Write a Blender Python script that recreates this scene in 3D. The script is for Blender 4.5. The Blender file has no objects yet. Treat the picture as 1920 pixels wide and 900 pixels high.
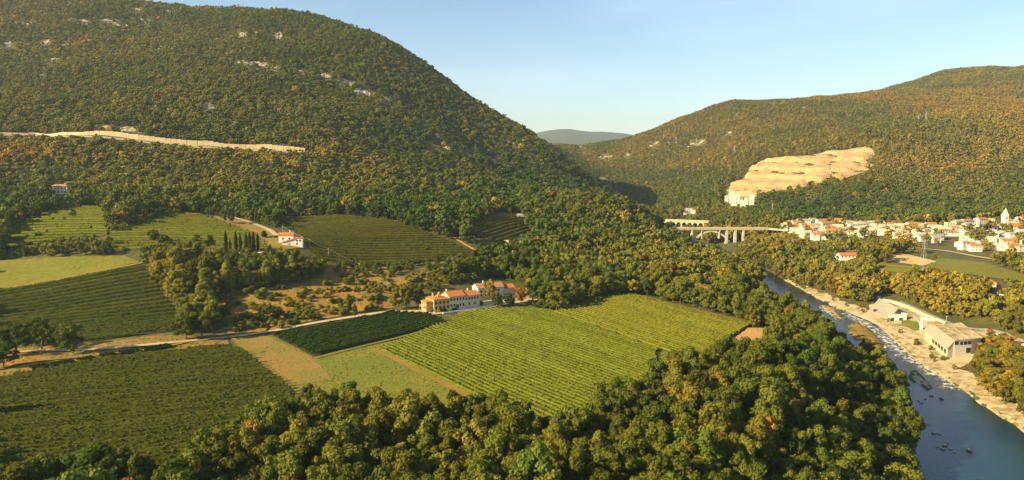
import bpy, bmesh, math, random
import numpy as np
from mathutils import Vector, Matrix
from mathutils.geometry import delaunay_2d_cdt
R = math.radians
SC = bpy.context.scene
COL = SC.collection
random.seed(5)
rng = np.random.default_rng(5)

# ------------------------------------------------------------------ camera
CAMH, F, PITCH = 100.0, 1400.0, math.atan(150/1400)
cd = bpy.data.cameras.new('camera'); cam = bpy.data.objects.new('camera', cd); COL.objects.link(cam)
cd.lens = F/1920*36; cd.sensor_width = 36; cd.clip_start = 1; cd.clip_end = 60000
cam.location = (0, 0, CAMH); cam.rotation_euler = (math.pi/2-PITCH, 0, 0)
SC.camera = cam
SC.render.resolution_x = 1024; SC.render.resolution_y = 480
# ------------------------------------------------------------------ sky, sun, exposure
SUN_EL, SUN_AZ = R(26), R(-114)      # azimuth measured from +Y towards +X: the sun stands to the left
w = bpy.data.worlds.new('World'); SC.world = w; w.use_nodes = True
nt = w.node_tree; nt.nodes.clear()
sky = nt.nodes.new('ShaderNodeTexSky'); sky.sky_type = 'NISHITA'; sky.sun_disc = False
sky.sun_elevation = SUN_EL; sky.sun_rotation = SUN_AZ; sky.air_density = 1.0; sky.dust_density = 0.3; sky.ozone_density = 2.2
tc = nt.nodes.new('ShaderNodeTexCoord'); mp = nt.nodes.new('ShaderNodeMapping')
mp.inputs['Scale'].default_value = (1.2, 1.2, 7); mp.inputs['Rotation'].default_value = (0, R(7), 0)
nz = nt.nodes.new('ShaderNodeTexNoise'); nz.inputs['Scale'].default_value = 2.2; nz.inputs['Detail'].default_value = 5; nz.inputs['Roughness'].default_value = .5
rp = nt.nodes.new('ShaderNodeValToRGB'); rp.color_ramp.elements[0].position = .42; rp.color_ramp.elements[1].position = .78
rp.color_ramp.elements[1].color = (.15, .15, .15, 1)
mx = nt.nodes.new('ShaderNodeMix'); mx.data_type = 'RGBA'; mx.inputs['B'].default_value = (8.5, 9.6, 10.5, 1)
bg = nt.nodes.new('ShaderNodeBackground'); bg.inputs['Strength'].default_value = .066
wo = nt.nodes.new('ShaderNodeOutputWorld')
L = nt.links.new
L(tc.outputs['Generated'], mp.inputs['Vector']); L(mp.outputs['Vector'], nz.inputs['Vector']); L(nz.outputs['Fac'], rp.inputs['Fac'])
L(rp.outputs['Color'], mx.inputs['Factor']); L(sky.outputs['Color'], mx.inputs['A']); L(mx.outputs['Result'], bg.inputs['Color']); L(bg.outputs['Background'], wo.inputs['Surface'])
sl = bpy.data.lights.new('sun', 'SUN'); sl.energy = 5.0; sl.angle = R(.55); sl.color = (1, .765, .35)
so = bpy.data.objects.new('sun', sl); COL.objects.link(so)
sd_ = Vector((math.sin(SUN_AZ)*math.cos(SUN_EL), math.cos(SUN_AZ)*math.cos(SUN_EL), math.sin(SUN_EL)))
so.rotation_euler = sd_.to_track_quat('Z', 'Y').to_euler()
SC.view_settings.view_transform = 'Standard'; SC.view_settings.look = 'None'; SC.view_settings.gamma = 1
SC.view_settings.exposure = 1.42
SC.render.engine = 'CYCLES'
SC.cycles.max_bounces = 4; SC.cycles.diffuse_bounces = 2; SC.cycles.transmission_bounces = 2; SC.cycles.transparent_max_bounces = 6
SC.cycles.volume_bounces = 0; SC.cycles.volume_max_steps = 8

# ------------------------------------------------------------------ helpers: survey (a bearing read from the photograph gives a map point)
cp, sp = math.cos(PITCH), math.sin(PITCH)
def at_d(u, v, d):
    k = 450-v; dy = F*cp+k*sp; dz = -F*sp+k*cp; t = d/dy
    return ((u-960)*t, d, CAMH+dz*t)
def at_z(u, v, z):
    k = 450-v; dy = F*cp+k*sp; dz = -F*sp+k*cp; t = (z-CAMH)/dz
    return np.array(((u-960)*t, dy*t, z))
def proj(x, y, z):
    z = z-CAMH; f = y*cp-z*sp; k = y*sp+z*cp
    f = np.where(f < 1, 1, f)
    return 960+x/f*F, 450-k/f*F
def inpoly(px, py, poly):
    c = np.zeros(np.shape(px), bool); n = len(poly)
    for i in range(n):
        x0, y0 = poly[i]; x1, y1 = poly[(i+1) % n]
        if y0 == y1: continue
        m = ((y0 > py) != (y1 > py)) & (px < (x1-x0)*(py-y0)/(y1-y0)+x0)
        c ^= m
    return c
def seg_dist(px, py, pts, closed=False):
    d = np.full(np.shape(px), 1e9); n = len(pts)
    for i in range(n if closed else n-1):
        ax, ay = pts[i]; bx, by = pts[(i+1) % n]; vx, vy = bx-ax, by-ay
        t = np.clip(((px-ax)*vx+(py-ay)*vy)/(vx*vx+vy*vy+1e-9), 0, 1)
        d = np.minimum(d, np.hypot(px-ax-t*vx, py-ay-t*vy))
    return d
_lat = rng.random((256, 256))
def vnoise(x, y):
    xi = np.floor(x).astype(int); yi = np.floor(y).astype(int); fx = x-xi; fy = y-yi
    fx = fx*fx*(3-2*fx); fy = fy*fy*(3-2*fy); g = lambda a, b: _lat[a & 255, b & 255]
    return (g(xi, yi)*(1-fx)+g(xi+1, yi)*fx)*(1-fy)+(g(xi, yi+1)*(1-fx)+g(xi+1, yi+1)*fx)*fy
def fbm(x, y, s, o=4):
    r = 0; a = 1; t = 0; x = np.asarray(x)/s; y = np.asarray(y)/s
    for i in range(o):
        r = r+a*vnoise(x+17.3*i, y+9.1*i); t += a; a *= .5; x = x*2.03; y = y*2.03
    return r/t-.5

# ------------------------------------------------------------------ terrain
ZW = -25.0
river_r = [(1920+260, 980), (2010, 868), (1922, 812), (1905, 798), (1870, 778), (1838, 757), (1815, 738), (1790, 722), (1765, 706), (1740, 692), (1715, 672), (1690, 650), (1668, 630), (1640, 606), (1610, 592), (1585, 583), (1560, 574), (1530, 558), (1500, 541), (1470, 525), (1440, 508), (1405, 490), (1375, 474), (1340, 458), (1270, 445)]
river_l = [(1220, 447), (1290, 462), (1325, 478), (1365, 497), (1400, 520), (1432, 545), (1480, 566), (1530, 592), (1560, 618), (1590, 645), (1625, 672), (1668, 705), (1705, 745), (1722, 800), (1715, 850), (1705, 930), (1690, 1080), (1650, 1500), (1690, 2600), (2600, 2600)]
riverW = [tuple(at_z(u, v, ZW)[:2]) for u, v in river_r+river_l]
right_edge = [tuple(at_z(u, v, ZW)[:2]) for u, v in river_r]
CP = []
def c(u, v, d): CP.append(at_d(u, v, d))
def cz(x, y, z): CP.append((x, y, z))
# valley terrace
for x, y, z in [(0, 0, -4), (-200, 0, -2), (200, 0, -12), (0, -300, -6), (-600, -300, 10), (600, -300, -15), (0, 200, 0), (-150, 200, 0), (120, 230, 0), (-120, 330, 0), (60, 330, 0),
                (-300, 300, 1), (-500, 250, 6), (-520, 420, 14), (-700, 500, 45), (-800, 200, 30), (0, 440, 0), (110, 400, 0), (-200, 420, 1), (60, 500, 0), (130, 470, -1), (-100, 480, 2), (0, 540, 2), (200, 600, -4), (250, 700, -8)]:
    cz(x, y, z)
for a in [(0, 600, 455), (350, 600, 460), (0, 530, 520), (270, 495, 545), (0, 488, 565), (250, 470, 580), (-150, 480, 600), (0, 430, 668), (300, 400, 735), (100, 385, 790), (200, 430, 650), (420, 470, 590), (440, 520, 520),
          (600, 580, 482), (550, 520, 535), (560, 485, 572), (545, 458, 600), (600, 470, 605), (700, 500, 590), (720, 410, 760), (620, 408, 770), (520, 408, 775), (880, 478, 650), (800, 520, 560), (860, 585, 488),
          (850, 400, 850), (950, 410, 800), (940, 465, 690), (1000, 520, 600), (1150, 550, 550),
          (0, 350, 900), (300, 340, 930), (600, 350, 940), (800, 370, 980), (450, 385, 810), (700, 395, 830),
          (0, 256, 1080), (150, 256, 1075), (300, 268, 1065), (450, 280, 1060), (570, 289, 1050), (-250, 240, 1080), (700, 300, 1090), (850, 320, 1130), (1000, 355, 1200), (1060, 370, 1180),
          (-250, 180, 1250), (0, 185, 1270), (300, 190, 1260), (600, 200, 1270), (800, 230, 1330), (0, 90, 1520), (300, 95, 1500), (600, 100, 1500), (-250, 60, 1560), (760, 160, 1500), (900, 260, 1420), (1000, 300, 1380), (1080, 340, 1350),
          # crest of the left mountain
          (-300, -75, 1950), (-100, -45, 1900), (60, -18, 1880), (150, -6, 1860), (250, 9, 1830), (330, 23, 1810), (450, 28, 1790), (560, 31, 1770), (610, 38, 1750), (650, 51, 1740), (710, 71, 1710), (760, 98, 1690), (800, 121, 1670), (830, 140, 1660), (880, 181, 1640), (930, 213, 1610), (980, 243, 1580), (1030, 276, 1540), (1070, 308, 1500), (1105, 338, 1460), (1130, 363, 1420),
          # knoll before the gorge, woods on both banks
          (1120, 385, 1020), (1180, 388, 1000), (1060, 410, 900), (1120, 440, 830), (1220, 425, 980), (1255, 440, 1010), (1200, 480, 740), (1300, 500, 700), (1330, 560, 560), (1250, 520, 640),
          # right bank terrace
          (1480, 432, 1060), (1560, 436, 1050), (1650, 445, 1010), (1700, 440, 1010), (1800, 445, 980), (1883, 436, 1010), (1950, 440, 980), (2100, 450, 950), (1650, 482, 800), (1750, 492, 770), (1900, 525, 650), (2000, 540, 620), (1550, 500, 790), (1500, 480, 840),
          # right hill
          (1450, 408, 1270), (1560, 408, 1260), (1700, 408, 1240), (1900, 405, 1230), (2150, 405, 1230), (1330, 412, 1330), (1400, 385, 1400), (1640, 300, 1640), (1500, 320, 1650), (1560, 375, 1400), (1750, 340, 1480), (1900, 320, 1550), (2150, 300, 1600), (1720, 240, 1850), (1850, 238, 1830), (2000, 235, 1850), (1600, 262, 1780),
          (1720, 215, 2200), (1850, 200, 2300), (2000, 195, 2300), (1850, 131, 2950), (1920, 130, 2950), (2050, 120, 3000), (2300, 130, 3000), (1780, 147, 2900), (1700, 167, 2850), (1600, 183, 2800), (1450, 194, 2750), (1350, 200, 2700), (1280, 221, 2650), (1240, 241, 2600), (1208, 268, 2560),
          (1450, 250, 2150), (1330, 290, 2150), (1230, 300, 2350), (1270, 380, 1620), (1205, 345, 2080), (1180, 330, 2250), (1140, 300, 2600), (1100, 281, 2800), (1010, 276, 3200), (1180, 278, 3100), (1080, 276, 3200), (1350, 350, 1700), (1160, 366, 2000)]:
    c(*a)
for x, y, z in [(-900, 2350, 400), (-300, 2300, 300), (-50, 2100, 150), (0, 2500, 200), (120, 1750, -5), (180, 1900, -5), (230, 1560, -5), (300, 1400, -10), (-1500, 2000, 520), (-900, 3000, 350), (-300, 3400, 250), (800, 3500, 190), (500, 3300, 150), (1150, 3600, 260), (1500, 3700, 340), (2500, 3700, 430), (-2000, 3000, 500), (-1800, 1200, 330), (-1300, 700, 130), (-1500, 200, 120), (-900, -300, 40), (0, 4200, 120), (900, 4200, 150), (2500, 4300, 350), (-2500, 4300, 350), (1700, 600, 20), (900, 300, -5), (900, 0, -8), (600, 450, -6), (500, 200, -12), (1300, 1000, 10)]:
    cz(x, y, z)
CP = np.array(CP); SCL = 500.0
P2 = CP[:, :2]/SCL
def tps(r2): return r2*np.log(r2+1e-12)*.5
D2 = ((P2[:, None]-P2[None])**2).sum(-1); n = len(P2)
A = np.zeros((n+3, n+3)); A[:n, :n] = tps(D2)+np.eye(n)*.0009; A[:n, n] = 1; A[:n, n+1:] = P2; A[n, :n] = 1; A[n+1:, :n] = P2.T
sol = np.linalg.solve(A, np.concatenate([CP[:, 2], np.zeros(3)]))
def base_h(x, y):
    x = np.asarray(x, float).ravel()/SCL; y = np.asarray(y, float).ravel()/SCL; out = np.empty(len(x))
    for i in range(0, len(x), 20000):
        s = slice(i, i+20000); r2 = (x[s, None]-P2[None, :, 0])**2+(y[s, None]-P2[None, :, 1])**2
        out[s] = tps(r2)@sol[:n]+sol[n]+x[s]*sol[n+1]+y[s]*sol[n+2]
    return out
ys = [-350., -200., -100., -30., 20., 60.]
while ys[-1] < 4200: ys.append(ys[-1]+max(1.8, ys[-1]*.0095))
ys = np.array(ys); NX = 420; ss = np.linspace(-1, 1, NX)
def Wf(y): return 420+.86*np.maximum(y, 0)
GX = ss[None]*Wf(ys)[:, None]; GY = np.repeat(ys[:, None], NX, 1)
H = base_h(GX, GY).reshape(GX.shape)
mt = np.clip((H-30)/120, 0, 1)
H += fbm(GX, GY, 260, 5)*46*mt*np.clip(GY/1500, .3, 1.2)+fbm(GX, GY, 60, 3)*(1.0+9*mt)
mr = np.clip((GX-350)/300, 0, 1)*mt
H -= (1-np.abs(2*fbm(GX+GY*.3, GY*.3, 330, 3)))*26*mr*.8-14*mr
rin = inpoly(GX, GY, riverW); rd = seg_dist(GX, GY, riverW, True)
rr = seg_dist(GX, GY, right_edge)
rd = rd+fbm(GX, GY, 14, 3)*5*np.clip(rd/8, 0, 1)
isright = (rr < rd*1.08+3)
cap = np.where(isright, ZW+.35+np.minimum(rd*.13, 4.6)+np.maximum(rd-60, 0)*.33, ZW+.3+rd*.55)
cap = np.where(rin, ZW-.2-np.minimum(rd*.25, 1.5), cap)
H = np.where(rin | (rd < 230), np.minimum(H, cap), H)
# shoals that stand out of the river
shoals = [([(1590, 606), (1615, 606), (1640, 622), (1664, 655), (1650, 657), (1622, 645), (1600, 636), (1590, 622)], 1.2), ([(1702, 700), (1716, 690), (1735, 706), (1750, 730), (1738, 734), (1716, 718), (1700, 716)], .7), ([(1530, 566), (1560, 577), (1588, 598), (1575, 604), (1540, 582)], .8)]
shoalW = [[tuple(at_z(u, v, ZW)[:2]) for u, v in p] for p, _ in shoals]
for pw, (_, hh) in zip(shoalW, shoals):
    ins = inpoly(GX, GY, pw); dd = seg_dist(GX, GY, pw, True)
    H = np.where(ins, ZW+np.minimum(.1+dd*.25, hh), H)
def h(x, y):
    x = np.asarray(x, float); y = np.asarray(y, float)
    j = np.clip(np.searchsorted(ys, y)-1, 0, len(ys)-2); ty = np.clip((y-ys[j])/(ys[j+1]-ys[j]), 0, 1)
    s = (x/Wf(y)+1)/2*(NX-1); i = np.clip(np.floor(s).astype(int), 0, NX-2); tx = np.clip(s-i, 0, 1)
    return (H[j, i]*(1-tx)+H[j, i+1]*tx)*(1-ty)+(H[j+1, i]*(1-tx)+H[j+1, i+1]*tx)*ty
_T = np.concatenate([np.arange(130, 1500, 1.5), np.arange(1500, 4100, 6)])
def hit(u, v):
    k = 450-v; dy = F*cp+k*sp; dz = -F*sp+k*cp
    t = _T/dy; x = (u-960)*t; z = CAMH+dz*t; g = h(x, _T); b = np.nonzero(z < g)[0]
    if len(b) == 0: return np.array(at_d(u, v, 4000))
    i = max(b[0], 1); a0 = z[i-1]-g[i-1]; a1 = g[i]-z[i]; f = a0/(a0+a1+1e-9); y = _T[i-1]+f*(_T[i]-_T[i-1]); t = y/dy; x = (u-960)*t
    return np.array((x, y, float(h(x, y))))
def G(x, y, dz=0.): return Vector((float(x), float(y), float(h(x, y))+dz))

# ------------------------------------------------------------------ object helpers
def tag(o, label=None, cat=None, group=None, kind=None):
    if label: o['label'] = label
    if cat: o['category'] = cat
    if group: o['group'] = group
    if kind: o['kind'] = kind
    return o
def ordw(n):
    a = ['zeroth','first','second','third','fourth','fifth','sixth','seventh','eighth','ninth','tenth','eleventh','twelfth','thirteenth','fourteenth','fifteenth','sixteenth','seventeenth','eighteenth','nineteenth']
    if n < 20: return a[n]
    t = ['twentieth','thirtieth','fortieth','fiftieth','sixtieth','seventieth','eightieth'][n//10-2]
    return t if n % 10 == 0 else t[:-4]+'y-'+a[n % 10]
def meshobj(name, V, Fc, mat, parent=None, smooth=False, mi=None):
    me = bpy.data.meshes.new(name); V = np.asarray(V, float).reshape(-1, 3)
    if isinstance(Fc, np.ndarray):
        k = Fc.shape[1]; me.vertices.add(len(V)); me.vertices.foreach_set('co', V.ravel())
        me.loops.add(Fc.size); me.loops.foreach_set('vertex_index', Fc.ravel().astype(np.int32))
        me.polygons.add(len(Fc)); me.polygons.foreach_set('loop_start', np.arange(0, Fc.size, k, dtype=np.int32)); me.update(calc_edges=True)
    else: me.from_pydata([tuple(p) for p in V], [], [tuple(f) for f in Fc]); me.update()
    for m in (mat if isinstance(mat, list) else [mat]): me.materials.append(m)
    if mi is not None: me.polygons.foreach_set('material_index', np.asarray(mi, np.int32))
    if smooth: me.polygons.foreach_set('use_smooth', np.ones(len(me.polygons), bool))
    o = bpy.data.objects.new(name, me); COL.objects.link(o)
    if parent: o.parent = parent
    return o
def empty(name, loc, rz=0):
    o = bpy.data.objects.new(name, None); COL.objects.link(o); o.location = loc; o.rotation_euler = (0, 0, rz); o.empty_display_size = .5; return o
def share(name, me, loc, rot=(0, 0, 0), scale=(1, 1, 1), parent=None):
    o = bpy.data.objects.new(name, me); COL.objects.link(o); o.location = loc; o.rotation_euler = rot; o.scale = scale
    if parent: o.parent = parent
    return o
class MB:
    def __init__(s): s.v = []; s.f = []
    def add(s, V, Fc):
        o = len(s.v); s.v += [tuple(p) for p in V]; s.f += [tuple(i+o for i in f) for f in Fc]; return s
    def box(s, x0, y0, z0, x1, y1, z1):
        return s.add([(x0, y0, z0), (x1, y0, z0), (x1, y1, z0), (x0, y1, z0), (x0, y0, z1), (x1, y0, z1), (x1, y1, z1), (x0, y1, z1)],
                     [(0, 3, 2, 1), (4, 5, 6, 7), (0, 1, 5, 4), (1, 2, 6, 5), (2, 3, 7, 6), (3, 0, 4, 7)])
    def bar(s, p, q, r, n=4, r2=None):
        p = Vector(p); q = Vector(q); d = (q-p).normalized(); a = d.orthogonal().normalized(); b = d.cross(a); r2 = r if r2 is None else r2
        V = [p+(a*math.cos(t)+b*math.sin(t))*r for t in [2*math.pi*i/n for i in range(n)]]+[q+(a*math.cos(t)+b*math.sin(t))*r2 for t in [2*math.pi*i/n for i in range(n)]]
        return s.add(V, [(i, (i+1) % n, n+(i+1) % n, n+i) for i in range(n)]+[tuple(range(n))[::-1], tuple(range(n, 2*n))])
    def prism(s, poly, z0, z1):
        n = len(poly)
        return s.add([(x, y, z0) for x, y in poly]+[(x, y, z1) for x, y in poly], [tuple(range(n))[::-1], tuple(range(n, 2*n))]+[(i, (i+1) % n, n+(i+1) % n, n+i) for i in range(n)])
    def build(s, name, mat, parent=None): return meshobj(name, s.v, s.f, mat, parent)

# ------------------------------------------------------------------ materials
def mat(name, col, rough=.85, spec=.2, noise=None, bump=None, space='Object'):
    m = bpy.data.materials.new(name); m.use_nodes = True; nt = m.node_tree; b = nt.nodes['Principled BSDF']
    b.inputs['Base Color'].default_value = (*col, 1); b.inputs['Roughness'].default_value = rough; b.inputs['Specular IOR Level'].default_value = spec
    geo = nt.nodes.new('ShaderNodeTexCoord')
    if noise:      # list of (scale, colour, threshold, softness): patches of a second colour
        prev = None
        for sc_, c2, th, sf in noise:
            nn = nt.nodes.new('ShaderNodeTexNoise'); nn.inputs['Scale'].default_value = sc_; nn.inputs['Detail'].default_value = 6; nn.inputs['Roughness'].default_value = .62
            nt.links.new(geo.outputs[space], nn.inputs['Vector'])
            mr = nt.nodes.new('ShaderNodeMapRange'); mr.inputs['From Min'].default_value = th-sf; mr.inputs['From Max'].default_value = th+sf; nt.links.new(nn.outputs['Fac'], mr.inputs['Value'])
            x = nt.nodes.new('ShaderNodeMix'); x.data_type = 'RGBA'; x.inputs['B'].default_value = (*c2, 1)
            if prev is None: x.inputs['A'].default_value = (*col, 1)
            else: nt.links.new(prev, x.inputs['A'])
            nt.links.new(mr.outputs['Result'], x.inputs['Factor']); prev = x.outputs['Result']
        nt.links.new(prev, b.inputs['Base Color'])
    if bump:
        nn = nt.nodes.new('ShaderNodeTexNoise'); nn.inputs['Scale'].default_value = bump[0]; nn.inputs['Detail'].default_value = 5
        nt.links.new(geo.outputs[space], nn.inputs['Vector']); bp = nt.nodes.new('ShaderNodeBump'); bp.inputs['Distance'].default_value = bump[1]; bp.inputs['Strength'].default_value = 1
        nt.links.new(nn.outputs['Fac'], bp.inputs['Height']); nt.links.new(bp.outputs['Normal'], b.inputs['Normal'])
    return m
def leafmat(name, ramp, trans=.22):
    m = bpy.data.materials.new(name); m.use_nodes = True; nt = m.node_tree; nt.nodes.clear(); N = nt.nodes.new; L = nt.links.new
    at = N('ShaderNodeAttribute'); at.attribute_type = 'INSTANCER'; at.attribute_name = 'tint'
    ash = N('ShaderNodeAttribute'); ash.attribute_type = 'INSTANCER'; ash.attribute_name = 'shade'
    geo = N('ShaderNodeNewGeometry'); nn = N('ShaderNodeTexNoise'); nn.inputs['Scale'].default_value = .55; nn.inputs['Detail'].default_value = 4
    L(geo.outputs['Position'], nn.inputs['Vector'])
    ma = N('ShaderNodeMath'); ma.operation = 'MULTIPLY_ADD'; ma.inputs[1].default_value = .30; L(nn.outputs['Fac'], ma.inputs[0])
    ad = N('ShaderNodeMath'); ad.operation = 'SUBTRACT'; L(at.outputs['Fac'], ad.inputs[0]); ad.inputs[1].default_value = .15; L(ad.outputs[0], ma.inputs[2])
    rp = N('ShaderNodeValToRGB'); L(ma.outputs[0], rp.inputs['Fac']); e = rp.color_ramp.elements
    while len(e) < len(ramp): e.new(.5)
    for k, (p, cc) in enumerate(ramp): e[k].position = p; e[k].color = (*cc, 1)
    hs = N('ShaderNodeHueSaturation'); L(rp.outputs['Color'], hs.inputs['Color']); L(ash.outputs['Fac'], hs.inputs['Value'])
    df = N('ShaderNodeBsdfDiffuse'); tr = N('ShaderNodeBsdfTranslucent'); L(hs.outputs['Color'], df.inputs['Color'])
    ht = N('ShaderNodeHueSaturation'); L(hs.outputs['Color'], ht.inputs['Color']); ht.inputs['Value'].default_value = 1.5; L(ht.outputs['Color'], tr.inputs['Color'])
    mx = N('ShaderNodeMixShader'); mx.inputs[0].default_value = trans; L(df.outputs[0], mx.inputs[1]); L(tr.outputs[0], mx.inputs[2])
    o = N('ShaderNodeOutputMaterial'); L(mx.outputs[0], o.inputs['Surface']); return m
RAMP = [(0, (.022, .046, .015)), (.22, (.046, .077, .014)), (.45, (.092, .104, .015)), (.62, (.148, .130, .020)), (.78, (.225, .158, .024)), (.9, (.25, .130, .028)), (1, (.19, .090, .032))]
M = {}
M['leaf'] = leafmat('leaf', RAMP)
M['bark'] = mat('bark', (.10, .075, .05), noise=[(3, (.17, .14, .11), .5, .15)])
M['forest_floor'] = mat('forest_floor', (.085, .085, .018), noise=[(.02, (.14, .11, .022), .5, .1), (.15, (.055, .065, .02), .5, .1)], bump=(.3, .6))
M['meadow'] = mat('meadow', (.165, .185, .012), noise=[(.02, (.23, .20, .016), .5, .08), (1.1, (.085, .10, .012), .5, .07), (.06, (.24, .165, .03), .66, .06)], bump=(.8, .3))
M['dry_meadow'] = mat('dry_meadow', (.26, .165, .03), noise=[(.04, (.17, .165, .02), .52, .07), (.4, (.20, .12, .04), .55, .1)], bump=(.6, .4))
M['green_meadow'] = mat('green_meadow', (.15, .155, .013), noise=[(.03, (.19, .165, .016), .5, .1), (.3, (.10, .115, .012), .55, .12)], bump=(.7, .35))
M['scrub_ground'] = mat('scrub_ground', (.29, .150, .020), noise=[(.03, (.17, .14, .03), .52, .08), (.18, (.10, .095, .025), .55, .06), (.5, (.34, .21, .06), .6, .08)], bump=(.35, .8))
M['vine_soil'] = mat('vine_soil', (.045, .042, .014), noise=[(.05, (.06, .05, .016), .5, .1), (.5, (.03, .034, .012), .5, .15)], bump=(.9, .2))  # soil darkened so its colour carries the shade between vine rows
M['vine_grass'] = mat('vine_grass', (.105, .108, .018), noise=[(.03, (.11, .10, .02), .5, .1), (.5, (.06, .065, .016), .55, .12)], bump=(.9, .2))
M['track'] = mat('track', (.42, .33, .20), noise=[(.15, (.30, .22, .11), .52, .1), (1.2, (.48, .4, .27), .5, .2)])
M['dirt'] = mat('dirt', (.46, .25, .085), noise=[(.09, (.36, .22, .07), .5, .1), (.6, (.5, .31, .12), .55, .1)], bump=(.5, .4))
M['asphalt'] = mat('asphalt', (.30, .28, .24), noise=[(.2, (.24, .22, .19), .5, .15)])
M['gravel'] = mat('gravel', (.42, .34, .21), noise=[(.05, (.28, .21, .10), .5, .06), (.25, (.54, .46, .31), .55, .1), (.12, (.15, .13, .045), .6, .07)], bump=(.7, .7))
M['rock'] = mat('rock', (.34, .29, .215), noise=[(.12, (.20, .165, .11), .5, .1), (.6, (.42, .36, .28), .55, .12)], bump=(.4, 1.5))
M['quarry'] = mat('quarry', (.55, .38, .19), noise=[(.03, (.42, .25, .10), .53, .07), (.012, (.54, .40, .22), .5, .1), (.3, (.28, .17, .07), .58, .06), (.05, (.30, .19, .09), .62, .05)], bump=(.35, 5))
M['concrete'] = mat('concrete', (.55, .49, .38), noise=[(.3, (.44, .38, .28), .5, .15)])
M['wall_panel'] = mat('wall_panel', (.60, .47, .29), noise=[(.15, (.48, .36, .20), .5, .12)])
M['straw'] = mat('straw', (.50, .36, .15), noise=[(.05, (.42, .28, .11), .5, .1), (.4, (.55, .42, .2), .55, .1)])
M['stone'] = mat('stone', (.50, .44, .33), noise=[(.5, (.36, .31, .23), .5, .15)])
M['plaster_white'] = mat('plaster_white', (.80, .75, .66), noise=[(.5, (.70, .64, .54), .55, .15)])
M['plaster_cream'] = mat('plaster_cream', (.68, .58, .38), noise=[(.5, (.60, .5, .32), .55, .15)])
M['plaster_ochre'] = mat('plaster_ochre', (.62, .40, .16), noise=[(.5, (.55, .35, .15), .55, .15)])
M['tile'] = mat('tile', (.47, .145, .04), noise=[(.8, (.38, .11, .035), .5, .15), (3, (.50, .19, .07), .55, .1)])
M['tile_old'] = mat('tile_old', (.36, .17, .085), noise=[(.8, (.28, .12, .06), .5, .15), (3, (.42, .24, .13), .55, .1)])
M['glass'] = mat('glass', (.035, .04, .045), rough=.2, spec=.5)
M['shutter'] = mat('shutter', (.12, .09, .05))
M['grey_roof'] = mat('grey_roof', (.33, .31, .27), noise=[(.4, (.27, .25, .21), .5, .15)])
M['metal'] = mat('metal', (.42, .40, .36), rough=.5, spec=.5)
M['wood'] = mat('wood', (.26, .20, .13))
M['red'] = mat('red', (.45, .035, .02), rough=.35, spec=.5)
M['white_paint'] = mat('white_paint', (.78, .76, .72), rough=.3, spec=.5)
M['dark_paint'] = mat('dark_paint', (.05, .055, .065), rough=.3, spec=.5)
M['tyre'] = mat('tyre', (.02, .02, .02))
M['skin'] = mat('skin', (.5, .3, .2))
M['far_hill'] = mat('far_hill', (.05, .065, .03), noise=[(.004, (.08, .07, .03), .5, .1)], space='Object')
# water: clear dark pool with ripples, broken white where the vertex attribute "foam" is high
m = bpy.data.materials.new('water'); m.use_nodes = True; nt = m.node_tree; b = nt.nodes['Principled BSDF']; M['water'] = m
N = nt.nodes.new; L = nt.links.new
b.inputs['Base Color'].default_value = (.016, .055, .060, 1); b.inputs['Roughness'].default_value = .08; b.inputs['IOR'].default_value = 1.33
tcc = N('ShaderNodeTexCoord'); n1 = N('ShaderNodeTexNoise'); n1.inputs['Scale'].default_value = .55; n1.inputs['Detail'].default_value = 6; n1.inputs['Roughness'].default_value = .65
L(tcc.outputs['Object'], n1.inputs['Vector']); at = N('ShaderNodeAttribute'); at.attribute_name = 'foam'
bp = N('ShaderNodeBump'); bp.inputs['Distance'].default_value = .9; m2 = N('ShaderNodeMath'); m2.operation = 'MULTIPLY_ADD'; m2.inputs[1].default_value = .55; m2.inputs[2].default_value = .16
L(at.outputs['Fac'], m2.inputs[0]); L(m2.outputs[0], bp.inputs['Strength']); L(n1.outputs['Fac'], bp.inputs['Height']); L(bp.outputs['Normal'], b.inputs['Normal'])
n2 = N('ShaderNodeTexNoise'); n2.inputs['Scale'].default_value = .33; n2.inputs['Detail'].default_value = 7; n2.inputs['Roughness'].default_value = .7; L(tcc.outputs['Object'], n2.inputs['Vector'])
s1 = N('ShaderNodeMath'); s1.operation = 'MULTIPLY_ADD'; s1.inputs[1].default_value = .30; L(at.outputs['Fac'], s1.inputs[0]); L(n2.outputs['Fac'], s1.inputs[2])
mr = N('ShaderNodeMapRange'); mr.inputs['From Min'].default_value = .77; mr.inputs['From Max'].default_value = .84; L(s1.outputs[0], mr.inputs['Value'])
n3 = N('ShaderNodeTexNoise'); n3.inputs['Scale'].default_value = .035; n3.inputs['Detail'].default_value = 2; L(tcc.outputs['Object'], n3.inputs['Vector'])
r3 = N('ShaderNodeValToRGB'); r3.color_ramp.elements[0].position = .35; r3.color_ramp.elements[0].color = (.003, .022, .046, 1); r3.color_ramp.elements[1].position = .65; r3.color_ramp.elements[1].color = (.007, .036, .046, 1); L(n3.outputs['Fac'], r3.inputs['Fac'])
x1 = N('ShaderNodeMix'); x1.data_type = 'RGBA'; x1.inputs['B'].default_value = (.6, .6, .56, 1); L(r3.outputs['Color'], x1.inputs['A']); L(mr.outputs['Result'], x1.inputs['Factor']); L(x1.outputs['Result'], b.inputs['Base Color'])
x2 = N('ShaderNodeMapRange'); x2.inputs['To Min'].default_value = .12; x2.inputs['To Max'].default_value = .7; L(mr.outputs['Result'], x2.inputs['Value']); L(x2.outputs['Result'], b.inputs['Roughness'])

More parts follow.
